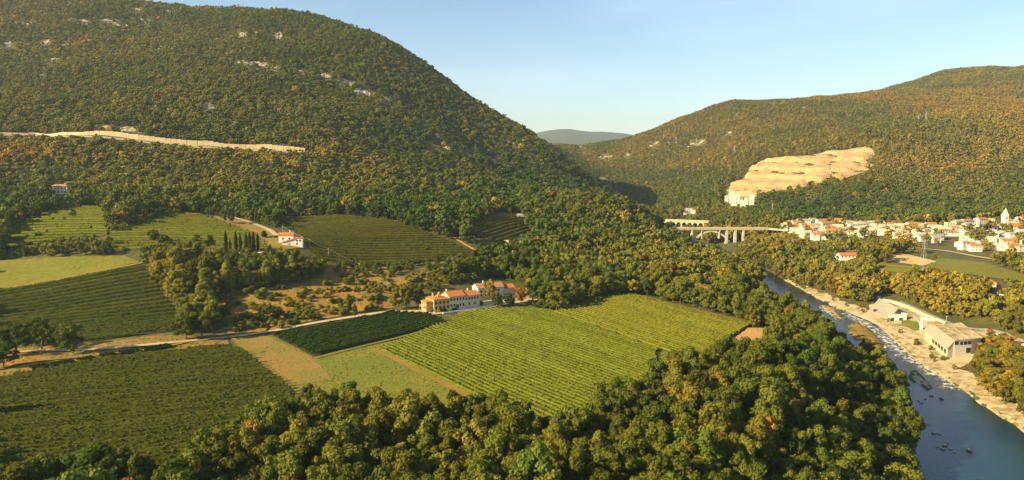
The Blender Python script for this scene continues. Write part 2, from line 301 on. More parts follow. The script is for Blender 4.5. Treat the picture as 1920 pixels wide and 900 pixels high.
# ------------------------------------------------------------------ ground mesh, far land, water
V = np.stack([GX, GY, H], -1).reshape(-1, 3)
idx = np.arange(len(ys)*NX).reshape(len(ys), NX)
Q = np.stack([idx[:-1, :-1], idx[:-1, 1:], idx[1:, 1:], idx[1:, :-1]], -1).reshape(-1, 4)
tag(meshobj('ground', V, Q, M['forest_floor'], smooth=True), 'brown green forest floor of the valley and its wooded hillsides', kind='structure')
fy = np.array([4150, 4700, 5400, 6200, 7100, 8200, 9400, 10300, 11000, 11700, 12300, 14000, 30000.]); fx = np.linspace(-1, 1, 240)
FX = fx[None]*(4000+fy[:, None]*1.3); FY = np.repeat(fy[:, None], 240, 1)
ang = FX/FY*F+960
el = np.interp(ang, [-400, 900, 1000, 1030, 1062, 1100, 1130, 1160, 1185, 1200, 1300, 1500, 3000], [300, 290, 250, 244, 241, 247, 247, 249, 253, 262, 275, 285, 290])
zc = np.array([at_d(0, v, 11000)[2] for v in el.ravel()]).reshape(el.shape)
prof = np.interp(fy, [4150, 5400, 9400, 11000, 12300, 14000, 30000], [-.3, 0, .55, 1, .8, .1, 0])[:, None]
FZ = 100+(zc-100)*prof+fbm(FX, FY, 1500, 4)*60*prof*(fy[:, None] < 9500)
idx = np.arange(FX.size).reshape(FX.shape); Q = np.stack([idx[:-1, :-1], idx[:-1, 1:], idx[1:, 1:], idx[1:, :-1]], -1).reshape(-1, 4)
tag(meshobj('distant_hills', np.stack([FX, FY, FZ], -1).reshape(-1, 3), Q, M['far_hill'], smooth=True), 'blue wooded hills far beyond the gorge', kind='structure')
# coarse land out to the sides and behind, so the ground goes on in every direction
b0 = MB(); RN = 25000
b0.add([(-RN, -RN, -58), (RN, -RN, -58), (RN, 30000, -58), (-RN, 30000, -58)], [(0, 1, 2, 3)])
tag(b0.build('plain', M['far_hill']), 'green plain stretching away beneath the hills to the horizon', kind='structure')

def cdt(poly, step, jitter=0.):
    P = [np.array(p) for p in poly]; B = []
    for i in range(len(P)):
        a, b_ = P[i], P[(i+1) % len(P)]; k = max(1, int(np.hypot(*(b_-a))/step))
        for j in range(k):
            q = a+(b_-a)*j/k; nrm = np.array([-(b_-a)[1], (b_-a)[0]])/(np.hypot(*(b_-a))+1e-6)
            B.append(q+nrm*float(fbm(q[0], q[1], 9, 3))*2*jitter)
    B = np.array(B); x0, y0 = B.min(0); x1, y1 = B.max(0)
    X, Y = np.meshgrid(np.arange(x0, x1, step), np.arange(y0, y1, step)); X = X.ravel()+rng.uniform(-.2, .2, X.size)*step; Y = Y.ravel()+rng.uniform(-.2, .2, Y.size)*step
    k = inpoly(X, Y, B) & (seg_dist(X, Y, B, True) > step*.5); pts = [Vector(p) for p in B]+[Vector(p) for p in zip(X[k], Y[k])]
    n = len(B); r = delaunay_2d_cdt(pts, [(i, (i+1) % n) for i in range(n)], [], 1, 1e-4)
    return np.array([(p.x, p.y) for p in r[0]]), np.array([f for f in r[2] if len(f) == 3])
def drape(name, poly, mt_, dz, step=4., jitter=.8, label=None):
    v, f = cdt(poly, step, jitter); z = h(v[:, 0], v[:, 1])+dz
    return tag(meshobj(name, np.column_stack([v, z]), f, mt_, smooth=True), label, kind='structure')
def ribbon(name, pts, wdt, mt_, dz, label, sub=3., kind='structure'):
    C = [np.array(p[:2]) for p in pts]; S = []
    for i in range(len(C)-1):
        k = max(1, int(np.hypot(*(C[i+1]-C[i]))/sub)); 
        for j in range(k):
            t = j/k; p0 = C[max(i-1, 0)]; p3 = C[min(i+2, len(C)-1)]
            S.append(.5*((2*C[i])+(-p0+C[i+1])*t+(2*p0-5*C[i]+4*C[i+1]-p3)*t*t+(-p0+3*C[i]-3*C[i+1]+p3)*t**3))
    S.append(C[-1]); S = np.array(S); T = np.gradient(S, axis=0); T /= np.hypot(T[:, 0], T[:, 1])[:, None]+1e-9; Nn = np.column_stack([-T[:, 1], T[:, 0]])
    V = []; K = 5
    ww = wdt*(1+.25*fbm(S[:, 0], S[:, 1], 12, 2))
    for k in range(K):
        q = S+Nn*((k/(K-1)-.5)*ww)[:, None]; V.append(np.column_stack([q, h(q[:, 0], q[:, 1])+dz]))
    V = np.stack(V, 1); idx = np.arange(V.shape[0]*K).reshape(-1, K); Q = np.stack([idx[:-1, :-1], idx[1:, :-1], idx[1:, 1:], idx[:-1, 1:]], -1).reshape(-1, 4)
    return tag(meshobj(name, V.reshape(-1, 3), Q[:, ::-1].copy(), mt_, smooth=True), label, kind=kind), S
# water
wv, wf = cdt([p for p in riverW], 5.)
wpoly = [np.array(p) for p in riverW]
ctr = np.array(wpoly).mean(0)
X, Y = np.meshgrid(np.arange(60, 620, 2.5), np.arange(60, 1500, 2.5)); keep = (inpoly(X, Y, riverW) | (seg_dist(X, Y, riverW, True) < 7))
nx = X.shape[1]; vid = -np.ones(X.shape, int); cell = keep[:-1, :-1] & keep[1:, :-1] & keep[1:, 1:] & keep[:-1, 1:]
used = np.zeros(X.shape, bool); used[:-1, :-1] |= cell; used[1:, :-1] |= cell; used[1:, 1:] |= cell; used[:-1, 1:] |= cell
vid[used] = np.arange(used.sum()); WV = np.column_stack([X[used], Y[used], np.full(used.sum(), ZW)])
Q = np.stack([vid[:-1, :-1], vid[:-1, 1:], vid[1:, 1:], vid[1:, :-1]], -1)[cell]
wo_ = tag(meshobj('river', WV, Q, M['water'], smooth=True), 'blue green river running through rapids past the gravel banks', kind='structure')
rapid = [tuple(at_z(u, v, ZW)[:2]) for u, v in [(1590, 588), (1650, 625), (1700, 668), (1745, 695), (1775, 725)]]
foam = np.exp(-(seg_dist(WV[:, 0], WV[:, 1], rapid)/10)**2)*.85
foam = np.clip(foam+.12, 0, 1)
fa = wo_.data.attributes.new('foam', 'FLOAT', 'POINT'); fa.data.foreach_set('value', foam.astype(np.float32))

DO_VINES, DO_SINGLE = True, True
# single trees that can be picked out: (bearing of the foot, height, width, kind, tint, shade, label, name, group)
T_ = 'trees beside the farm road'; S_ = 'bushes on the ochre scrubland'; Y_ = 'cypresses of the little graveyard'
SPECIAL = [
 (30, 668, 16.2, 18.8, 0, .22, 0.96, 'dark broad tree at the left edge beside the farm road', 'tree', T_), (78, 655, 16.2, 17.5, 1, .34, 1.14, 'green tree standing at the lower edge of the middle left vineyard', 'tree', T_),
 (58, 650, 12.5, 13.8, 3, .18, 0.96, 'dark bushy tree tucked between two bigger trees at far left', 'tree', T_), (135, 664, 15.6, 17.5, 2, .36, 1.20, 'rounded green tree alone on the verge of the farm road at left', 'tree', T_),
 (8, 690, 11.2, 13.8, 5, .2, 1.02, 'low dark tree at the left frame edge below the road', 'tree', T_), (350, 637, 13.8, 16.2, 4, .3, 1.02, 'dark tree left of the group at the corner of the middle vineyard', 'tree', T_),
 (378, 636, 15.0, 17.5, 5, .46, 1.02, 'brownish tree in the middle of the group by the road bend', 'tree', T_), (402, 632, 13.8, 15.0, 0, .35, 1.02, 'dark round tree right in the group by the road bend', 'tree', T_),
 (504, 624, 6.5, 5.0, 6, .2, 1.08, 'small dark upright tree at the corner of the dark green vineyard', 'tree', T_), (665, 596, 9.5, 6.0, 6, .3, 1.20, 'slim green tree on the upper verge of the white farm road', 'tree', T_),
 (655, 588, 13.0, 9.0, 7, .4, 1.20, 'tall olive tree above the white farm road', 'tree', T_), (585, 602, 6.5, 7.0, 1, .28, 1.20, 'small green tree touching the farm road at the scrubland', 'tree', T_), (560, 598, 5.5, 6.0, 2, .33, 1.20, 'little olive tree just left of another on the road verge', 'tree', T_),
 (515, 600, 8, 9, 3, .26, .9, 'dark green tree at the lower left of the scrubland', 'tree', S_), (490, 606, 8, 10, 4, .33, .85, 'greyish green tree next to the darker tree on the scrubland', 'tree', S_), (424, 598, 6.5, 7, 0, .30, 1.05, 'lone green bush on the ochre ground at left of the scrubland', 'tree', S_),
 (566, 560, 6.5, 8, 9, .42, 1.05, 'rounded olive bush in the middle of the scrubland', 'shrub', S_), (600, 552, 5, 8, 10, .55, 1.0, 'low yellowish bush high on the scrubland', 'shrub', S_), (628, 570, 5, 9, 9, .48, 1.0, 'flat olive bush right of the scrubland centre', 'shrub', S_),
 (540, 576, 3.5, 6, 10, .5, 1.0, 'little olive bush below the scrubland centre', 'shrub', S_), (470, 574, 3.5, 6, 9, .4, 1.0, 'tiny green bush on the left scrubland', 'shrub', S_), (700, 566, 5, 8, 10, .38, .95, 'dark olive bush at the right end of the scrubland', 'shrub', S_), (690, 545, 5, 8, 9, .45, .95, 'rounded bush at the top right of the scrubland', 'shrub', S_), (640, 545, 4, 7, 10, .52, .95, 'pale olive bush at the top of the scrubland', 'shrub', S_),
 (742, 580, 15, 12, 8, .60, 1.15, 'tall golden green tree left of the villa', 'tree', 'trees around the villa'), (762, 578, 16, 13, 7, .58, 1.2, 'tall yellow green poplar nearest to the left end of the villa', 'tree', 'trees around the villa'), (778, 570, 13, 12, 0, .42, .9, 'olive tree behind the left end of the villa', 'tree', 'trees around the villa'),
 (919, 560, 13, 10.5, 3, .74, 1.25, 'golden orange tree between the two roofs of the villa', 'tree', 'trees around the villa'), (992, 560, 14, 10.5, 1, .74, 1.5, 'bright yellow tree right of the villa', 'tree', 'trees around the villa'), (976, 568, 10.5, 11, 2, .93, 1.2, 'rust red tree right of the rear villa building', 'tree', 'trees around the villa'),
 (932, 574, 8.5, 9, 4, .34, 1.0, 'dusty green tree on the lane at the right end of the villa', 'tree', 'trees around the villa'), (955, 574, 8.5, 9, 5, .22, .9, 'dark green tree in front of the rear villa building', 'tree', 'trees around the villa'), (900, 574, 5, 6, 9, .6, 1.0, 'ochre bush at the right corner of the villa', 'shrub', 'trees around the villa'), (812, 586, 3.6, 4.6, 9, .72, 1.15, 'golden climbing bush at the left front corner of the villa', 'shrub', 'trees around the villa'),
 (832, 586, 3.4, 5, 10, .15, .8, 'dark shrub before the left part of the villa front', 'shrub', 'trees around the villa'), (852, 583, 2.8, 5, 9, .3, .8, 'low green shrub before the middle of the villa front', 'shrub', 'trees around the villa'),
 (1185, 552, 11, 12, 0, .66, 1.6, 'pale straw coloured round tree at the top of the right vineyard', 'tree', None), (1000, 474, 13, 13, 2, .93, 1.1, 'rust brown tree alone in the green wood above the villa', 'tree', None), (1008, 578, 5, 8, 9, .32, .95, 'green bush on the hedge line right of the villa', 'shrub', None), (1030, 580, 4.5, 9, 10, .40, .95, 'olive bush on the hedge line above the central vineyard', 'shrub', None), (1060, 572, 4.5, 9, 9, .34, .95, 'green bush near the top of the right vineyard', 'shrub', None),
 (424, 474, 18.0, 8.1, 11, .08, 0.68, 'leftmost tall dark cypress above the graveyard', 'cypress', Y_), (432, 475, 12.0, 6.2, 11, .1, 0.68, 'short dark cypress beside the leftmost tall one', 'cypress', Y_), (443, 475, 18.0, 8.8, 11, .06, 0.59, 'darkest broad cypress in the middle of the graveyard', 'cypress', Y_), (451, 475, 16.8, 7.5, 11, .1, 0.68, 'dark cypress right of the darkest one', 'cypress', Y_), (462, 474, 16.8, 10.0, 11, .2, 0.94, 'lighter green cypress in the right group', 'cypress', Y_), (469, 475, 18.0, 8.1, 11, .14, 0.77, 'slim tall cypress in the right group', 'cypress', Y_), (476, 474, 17.4, 8.8, 11, .1, 0.72, 'cypress second from the right above the graveyard', 'cypress', Y_), (484, 473, 15.6, 7.5, 11, .18, 0.77, 'rightmost cypress above the graveyard', 'cypress', Y_),
 (138, 408, 7, 8, 1, .3, .95, 'round green tree alone in the terraces below the hillside house', 'tree', 'trees on the left terraces'), (68, 408, 8, 9, 2, .3, .95, 'green tree at the left edge of the terraces', 'tree', 'trees on the left terraces'), (100, 398, 5, 6, 9, .35, 1.0, 'small bush at the upper edge of the left terraces', 'shrub', 'trees on the left terraces'), (830, 462, 3.5, 6, 9, .4, 1.3, 'pale bush standing in the upper vineyard', 'shrub', None), (800, 470, 3.5, 7, 10, .45, 1.1, 'low wide bush in the upper vineyard', 'shrub', None),
 (495, 446, 7, 10, 9, .14, .8, 'dark round bush left of the small farmhouse', 'shrub', None), (1622, 565, 10, 11, 3, .42, .95, 'brownish round tree at the upstream end of the riverside slab', 'tree', None), (1586, 668, 9, 10, 4, .93, 1.25, 'rust orange tree leaning over the left bank by the still pool', 'tree', None),
 (288, 452, 9, 11, 3, .34, .95, 'dark green tree among the terraces left of the cypresses', 'tree', 'trees on the left terraces'), (305, 458, 8, 10, 4, .42, .95, 'olive tree low on the terraces left of the cypresses', 'tree', 'trees on the left terraces'), (395, 466, 10, 9, 5, .24, .85, 'dark tree standing just left of the cypress group', 'tree', 'trees on the left terraces'), (370, 458, 8, 9, 0, .46, 1.0, 'lighter olive tree on the terrace above the wood edge', 'tree', 'trees on the left terraces'),
 (1858, 640, 7, 10, 1, .60, 1.1, 'pale tree right of the riverside hall', 'tree', None), (1832, 650, 7, 9, 2, .58, 1.1, 'ochre tree against the white wall of the riverside hall', 'tree', None), (1880, 645, 7, 8, 3, .66, 1.0, 'dull gold tree behind the riverside hall', 'tree', None),
]

# ------------------------------------------------------------------ fields, meadows, roads (outlines surveyed from the photograph)
def W(pts): return [tuple(hit(u, v)[:2]) for u, v in pts]
OPEN = []          # outlines kept free of trees (both trunk foot and treetop)
def field(name, px, mt_, dz, label, step=5., jitter=.8, keep=True, grow=None):
    if keep: OPEN.append(px)
    return drape(name, W(grow or px), mt_, dz, step, jitter, label)
pA = [(-120, 740), (0, 712), (200, 675), (430, 650), (465, 664), (550, 732), (500, 765), (380, 800), (230, 838), (60, 872), (-120, 900)]
pA2 = [(-150, 745), (0, 712), (200, 675), (430, 650), (465, 664), (552, 735), (545, 790), (470, 838), (330, 880), (100, 918), (-150, 945)]
pB = [(-80, 562), (0, 547), (268, 497), (290, 530), (346, 602), (320, 622), (180, 640), (-80, 650)]
pC = [(508, 628), (590, 670), (842, 606), (805, 590), (740, 586)]
pD = [(708, 655), (846, 598), (900, 580), (1012, 580), (1110, 612), (1225, 655), (1180, 690), (1120, 735), (1075, 778), (1000, 768), (900, 745)]
pD2 = [(708, 655), (846, 598), (900, 580), (1012, 580), (1110, 612), (1235, 658), (1230, 720), (1150, 790), (1090, 830), (1000, 800), (900, 747)]
pE = [(1040, 586), (1130, 556), (1190, 553), (1300, 583), (1408, 610), (1375, 630), (1300, 652), (1240, 657)]
pE2 = [(1040, 586), (1130, 556), (1190, 553), (1300, 583), (1408, 612), (1375, 632), (1330, 665), (1255, 662)]
pF = [(512, 408), (640, 405), (730, 413), (830, 448), (912, 482), (760, 496), (660, 500), (600, 488), (570, 462), (545, 425)]
pG = [(872, 436), (925, 402), (985, 404), (998, 432), (940, 462)]
pH1 = [(0, 470), (30, 420), (112, 392), (188, 388), (205, 408), (205, 440), (150, 452), (90, 455), (60, 475)]
pH2 = [(205, 432), (300, 400), (372, 400), (440, 424), (480, 440), (505, 462), (470, 474), (410, 470), (340, 455), (300, 468), (205, 472)]
pI = [(-80, 492), (0, 489), (120, 482), (232, 480), (262, 492), (130, 522), (0, 542), (-80, 556)]
pM = [(425, 632), (520, 628), (590, 672), (850, 612), (860, 580), (1015, 576), (1255, 660), (1240, 700), (1100, 850), (880, 860), (620, 800), (545, 740), (465, 664)]
pS = [(400, 575), (430, 550), (520, 538), (640, 522), (760, 515), (830, 512), (840, 530), (760, 548), (745, 575), (600, 600), (508, 622), (440, 628), (400, 610)]
pP = [(1376, 634), (1402, 616), (1452, 617), (1455, 636), (1425, 655), (1395, 650)]
field('meadow', [(470, 640), (590, 674), (850, 614), (700, 660), (905, 752), (700, 740), (560, 728)], M['meadow'], .22, 'yellow green meadow between the three lower vineyards', grow=pM)
field('dry_meadow', [(440, 640), (500, 630), (590, 674), (620, 712), (548, 725)], M['dry_meadow'], .34, 'parched ochre grass at the corner beside the farm track', jitter=3)
field('vineyard_ground', pA, M['vine_soil'], .4, 'dark soil beneath the rows of the large near vineyard on the left', grow=pA2)
field('vineyard_ground', pB, M['vine_soil'], .4, 'dark soil beneath the rows of the left middle vineyard')
field('vineyard_ground', pC, M['vine_soil'], .4, 'dark soil beneath the small deep green vineyard by the farm road')
field('vineyard_ground', pD, M['vine_grass'], .4, 'grassy ground beneath the rows of the big central vineyard', grow=pD2)
field('vineyard_ground', pE, M['vine_grass'], .42, 'grassy ground beneath the yellow green vineyard on the right', grow=pE2)
field('vineyard_ground', pF, M['vine_soil'], .4, 'sloping ground beneath the upper terraced vineyard beside the farmhouse')
field('vineyard_ground', pG, M['vine_soil'], .4, 'small clearing with vine rows in the woods above the villa')
field('orchard_ground', pH1, M['vine_grass'], .35, 'yellow green terraced orchard ground below the hillside house')
field('orchard_ground', pH2, M['vine_grass'], .35, 'yellow green terraced ground above the cypresses')
field('meadow', pI, M['green_meadow'], .35, 'bright green meadow above the left middle vineyard')
field('scrub_ground', pS, M['scrub_ground'], .3, 'rough ochre scrubland above the farm road', jitter=2.5)
field('scrub_ground', [(-80, 655), (60, 650), (180, 642), (330, 628), (430, 634), (430, 650), (200, 674), (0, 711), (-80, 728)], M['scrub_ground'], .2, 'rough ochre verge on both sides of the farm road at left', keep=False, jitter=1.5)
field('scrub_ground', [(560, 492), (640, 502), (760, 498), (900, 486), (905, 500), (830, 520), (640, 528), (520, 540), (520, 510)], M['scrub_ground'], .2, 'rough grass slope below the upper vineyard', keep=False, jitter=2)
field('dirt_patch', pP, M['dirt'], .5, 'bare orange earth patch among the trees by the right vineyard', jitter=2)
field('dry_meadow', [(405, 396), (440, 408), (510, 432), (520, 462), (470, 470), (480, 440), (400, 408)], M['dry_meadow'], .5, 'dry sandy verge of the track leading to the small farmhouse')
field('dry_meadow', [(1042, 548), (1088, 543), (1090, 553), (1045, 556)], M['dirt'], .5, 'little bare ochre clearing right of the villa')
field('wheat_field', [(1642, 486), (1690, 475), (1757, 491), (1730, 499), (1680, 492)], M['straw'], .5, 'harvested pale tan field across the river')
field('meadow', [(1735, 500), (1760, 484), (1845, 492), (1990, 540), (1990, 560), (1900, 528), (1800, 513)], M['green_meadow'], .5, 'long green field across the river below the town')
field('meadow', [(1640, 492), (1730, 502), (1740, 512), (1700, 515), (1640, 505)], M['meadow'], .4, 'rough yellow grass in front of the tan field')
field('yard', [(795, 585), (1010, 548), (1012, 562), (900, 580), (800, 592)], M['track'], .35, 'pale gravel forecourt in front of the villa')
field('yard', [(500, 462), (515, 447), (620, 452), (618, 466), (520, 472)], M['dry_meadow'], .6, 'dry yard around the small farmhouse')
rights = [(1640, 600), (1628, 572), (1690, 565), (1760, 600), (1850, 622), (1960, 650), (1960, 675), (1850, 668), (1800, 690), (1740, 664), (1690, 625)]
field('yard', rights, M['gravel'], .25, 'pale levelled ground around the riverside hall')
field('meadow', [(1690, 598), (1720, 605), (1728, 618), (1712, 621), (1690, 608)], M['meadow'], .5, 'oval lawn between the slab and the riverside hall')
field('meadow', [(1870, 655), (1990, 680), (1990, 720), (1860, 690)], M['green_meadow'], .5, 'green slope behind the autumn trees at the right edge', keep=False)
# right gravel shore as its own sheet along the water
sh = [tuple(at_z(u, v, ZW)[:2]) for u, v in river_r[1:20]]
def offs(P, d):
    P = np.array(P); T = np.gradient(P, axis=0); T /= np.hypot(T[:, 0], T[:, 1])[:, None]; return [tuple(p+np.array([-t[1], t[0]])*q) for p, t, q in zip(P, T, d)]
wd = np.interp(np.arange(19), [0, 4, 8, 12, 15, 18], [-17, -16, -15, -19, -15, -5])
shore = offs(sh, wd)
if not inpoly(np.array([shore[6][0]]), np.array([shore[6][1]]), riverW)[0]: pass
drape('gravel_bank', offs(sh, wd*0-(-4)) [::1]+shore[::-1], M['gravel'], .12, 3, 7, 'pale gravel bank along the right shore of the river')
for pw, mt_, lb in zip(shoalW, ['scrub_ground', 'gravel', 'gravel'], ['grassy gravel island in the middle of the river', 'small stony islet below the rapids', 'low gravel bar along the left side of the river']):
    drape('gravel_island', pw, M[mt_], .1, 3, 1, lb)
# roads and tracks
def road(name, px, wdt, mt_, label, dz=.62):
    o, S = ribbon(name, [hit(u, v) for u, v in px], wdt, M[mt_], dz, label); return S
roads = []
RS = road('farm_road', [(-60, 668), (40, 661), (120, 658), (200, 655), (340, 642), (440, 632), (510, 622), (600, 605), (670, 594), (730, 586), (800, 585), (850, 583)], 4.2, 'track', 'pale unpaved farm road crossing the valley to the villa'); roads.append(RS)
roads.append(road('farm_track', [(-60, 705), (0, 694), (60, 680), (180, 668), (290, 655), (350, 643)], 3., 'dry_meadow', 'grassy track along the top of the near left vineyard', .7))
roads.append(road('farm_road', [(850, 583), (890, 578), (940, 568), (1000, 556)], 4, 'track', 'pale lane running past the front of the villa', .72))
roads.append(road('farm_track', [(428, 633), (455, 645), (492, 662)], 2.2, 'dry_meadow', 'short stub of pale track into the ochre meadow', .72))
roads.append(road('farm_track', [(-60, 558), (20, 541), (130, 521), (250, 497), (275, 491)], 3, 'dry_meadow', 'sandy track between the bright meadow and the middle vineyard', .62))
roads.append(road('farm_track', [(380, 398), (420, 404), (460, 415), (500, 430), (520, 443)], 4.5, 'track', 'sandy track coming down to the small farmhouse', .8))
roads.append(road('farm_track', [(1015, 579), (1060, 592), (1140, 620), (1240, 658)], 3.6, 'meadow', 'yellow grass strip between the two central vineyards', .62))
roads.append(road('farm_track', [(1190, 552), (1240, 565), (1300, 580), (1400, 605)], 3, 'dry_meadow', 'dry grass headland along the wood above the right vineyard', .62))
roads.append(road('farm_track', [(590, 673), (700, 645), (842, 609)], 3.5, 'green_meadow', 'mown grass lane below the dark green vineyard', .5))
roads.append(road('farm_track', [(700, 655), (800, 703), (890, 748)], 4, 'dry_meadow', 'worn grass headland along the left side of the central vineyard', .5))
roads.append(road('farm_track', [(850, 446), (915, 482)], 3.2, 'dirt', 'reddish track at the right end of the upper vineyard', .6))
roads.append(road('road', [(1640, 558), (1690, 570), (1740, 592), (1790, 612), (1850, 622), (1900, 640), (1960, 664)], 7, 'asphalt', 'pale road above the riverside hall', .9))
roads.append(road('road', [(1620, 492), (1700, 468), (1760, 470), (1830, 482), (1880, 490), (1960, 508)], 6, 'track', 'pale road between the town and the green field', .9))
roads.append(road('footpath', [(1600, 588), (1640, 605), (1690, 632), (1740, 665), (1790, 700)], 3, 'track', 'light riverside footpath along the gravel bank', .6))
roads.append(road('farm_track', [(1640, 500), (1690, 502), (1735, 508)], 5, 'dry_meadow', 'straw coloured strip in front of the tan field', .8))
OPEN += [[(1690, 466), (1760, 467), (1840, 480), (1920, 497), (1920, 502), (1830, 486), (1700, 470)], [(-80, 650), (40, 655), (200, 648), (420, 628), (440, 640), (300, 660), (60, 690), (-80, 712)], [(500, 615), (740, 575), (850, 576), (1000, 548), (1005, 560), (850, 590), (740, 590), (510, 630)],
         [(1640, 548), (1700, 562), (1760, 590), (1850, 612), (1960, 640), (1960, 662), (1880, 650), (1790, 640), (1640, 575)],
         [(1425, 508), (1560, 560), (1640, 575), (1700, 600), (1740, 640), (1800, 690), (1920, 790), (1990, 900), (1700, 960), (1752, 870), (1748, 800), (1690, 700), (1640, 655), (1610, 645), (1600, 660), (1560, 612), (1520, 580), (1440, 545), (1420, 520)],
         [(790, 530), (905, 522), (985, 535), (985, 570), (800, 590)], [(888, 520), (965, 525), (965, 548), (888, 545)], [(93, 340), (135, 340), (135, 368), (93, 366)], [(505, 428), (625, 445), (620, 470), (505, 470)],
         [(1255, 412), (1480, 420), (1480, 436), (1402, 437), (1398, 452), (1374, 462), (1295, 457), (1286, 435), (1255, 430)], [(1215, 412), (1322, 408), (1322, 424), (1240, 424)],
         [(1740, 600), (1860, 600), (1870, 640), (1820, 668), (1770, 680), (1735, 640)],
         [(1568, 472), (1612, 472), (1612, 490), (1568, 490)], [(1848, 520), (1895, 530), (1895, 560), (1848, 545)], [(1355, 350), (1420, 350), (1420, 386), (1355, 386)],
         [(1280, 388), (1308, 388), (1308, 404), (1280, 404)], [(425, 468), (500, 466), (500, 478), (425, 478)]]
KB = [i for i, P in enumerate(OPEN) if P[0] == (1255, 412)][0]; KV = [i for i, P in enumerate(OPEN) if P[0] == (1215, 412)][0]
town_px = [(1462, 428), (1500, 415), (1600, 419), (1700, 428), (1770, 418), (1850, 410), (1950, 408), (1950, 480), (1850, 474), (1780, 462), (1690, 450), (1620, 446), (1540, 455), (1490, 442)]
wall_px = [(-200, 235), (-30, 252), (65, 251), (150, 254), (260, 262), (380, 273), (480, 280), (572, 287)]
rocks_px = [(85, 82, 16, 9), (15, 85, 12, 5), (120, 85, 8, 4), (95, 115, 12, 5), (75, 142, 8, 3), (50, 42, 18, 4), (150, 40, 30, 4), (215, 42, 34, 5), (272, 40, 14, 4), (255, 17, 16, 4), (320, 21, 22, 3), (455, 67, 12, 5), (475, 62, 6, 4), (522, 67, 12, 7), (455, 118, 16, 5), (485, 123, 22, 7), (515, 128, 14, 6), (568, 135, 16, 6), (608, 143, 18, 8), (650, 155, 22, 7), (683, 172, 20, 8), (725, 182, 12, 6), (392, 201, 18, 9), (450, 208, 10, 8), (480, 216, 4, 4), (538, 168, 4, 3), (282, 197, 10, 3), (5, 165, 12, 4), (80, 142, 6, 3), (432, 154, 6, 4), (620, 110, 8, 3), (215, 185, 8, 3), (1012, 258, 10, 6), (1030, 272, 14, 7), (1045, 287, 10, 6), (800, 235, 9, 5), (845, 208, 8, 5), (880, 290, 10, 4), (920, 298, 12, 4), (965, 272, 7, 5), (985, 278, 6, 4), (840, 278, 10, 4), (950, 312, 14, 4), (690, 235, 5, 4), (570, 276, 8, 6), (240, 243, 40, 7), (190, 240, 26, 5), (300, 252, 18, 5), (400, 262, 26, 4),
            (640, 182, 6, 3), (700, 210, 7, 3), (745, 225, 5, 3), (770, 262, 7, 4), (820, 255, 6, 4), (870, 255, 6, 3), (905, 235, 5, 4), (930, 268, 7, 3), (860, 310, 9, 3), (790, 300, 7, 3), (980, 315, 7, 3), (1000, 292, 6, 4), (1020, 310, 8, 3), (660, 262, 6, 3), (700, 285, 7, 3), (350, 130, 7, 3), (300, 90, 7, 3), (210, 120, 6, 3), (170, 205, 7, 3), (60, 190, 6, 3), (500, 165, 6, 3), (590, 190, 6, 4), (330, 215, 6, 3), (980, 262, 6, 5), (1060, 300, 8, 6),
            (1120, 262, 9, 3), (1135, 295, 15, 9), (1090, 275, 7, 6), (1130, 335, 10, 9), (1145, 350, 14, 11), (1155, 362, 6, 6), (1175, 292, 8, 5), (1308, 268, 18, 7), (1225, 270, 12, 4), (1506, 202, 7, 4), (1632, 310, 8, 10), (1365, 250, 9, 3)]
quarry_px = [(1366, 362), (1368, 345), (1392, 338), (1402, 318), (1425, 303), (1455, 296), (1515, 292), (1560, 285), (1595, 279), (1618, 276), (1643, 284), (1640, 292), (1625, 302), (1628, 318), (1610, 326), (1592, 332), (1578, 338), (1560, 333), (1540, 343), (1515, 350), (1470, 357), (1430, 362), (1412, 372), (1408, 384), (1362, 378)]
wallW = W(wall_px); rockW = [(hit(u, v), ru, rv) for u, v, ru, rv in rocks_px]

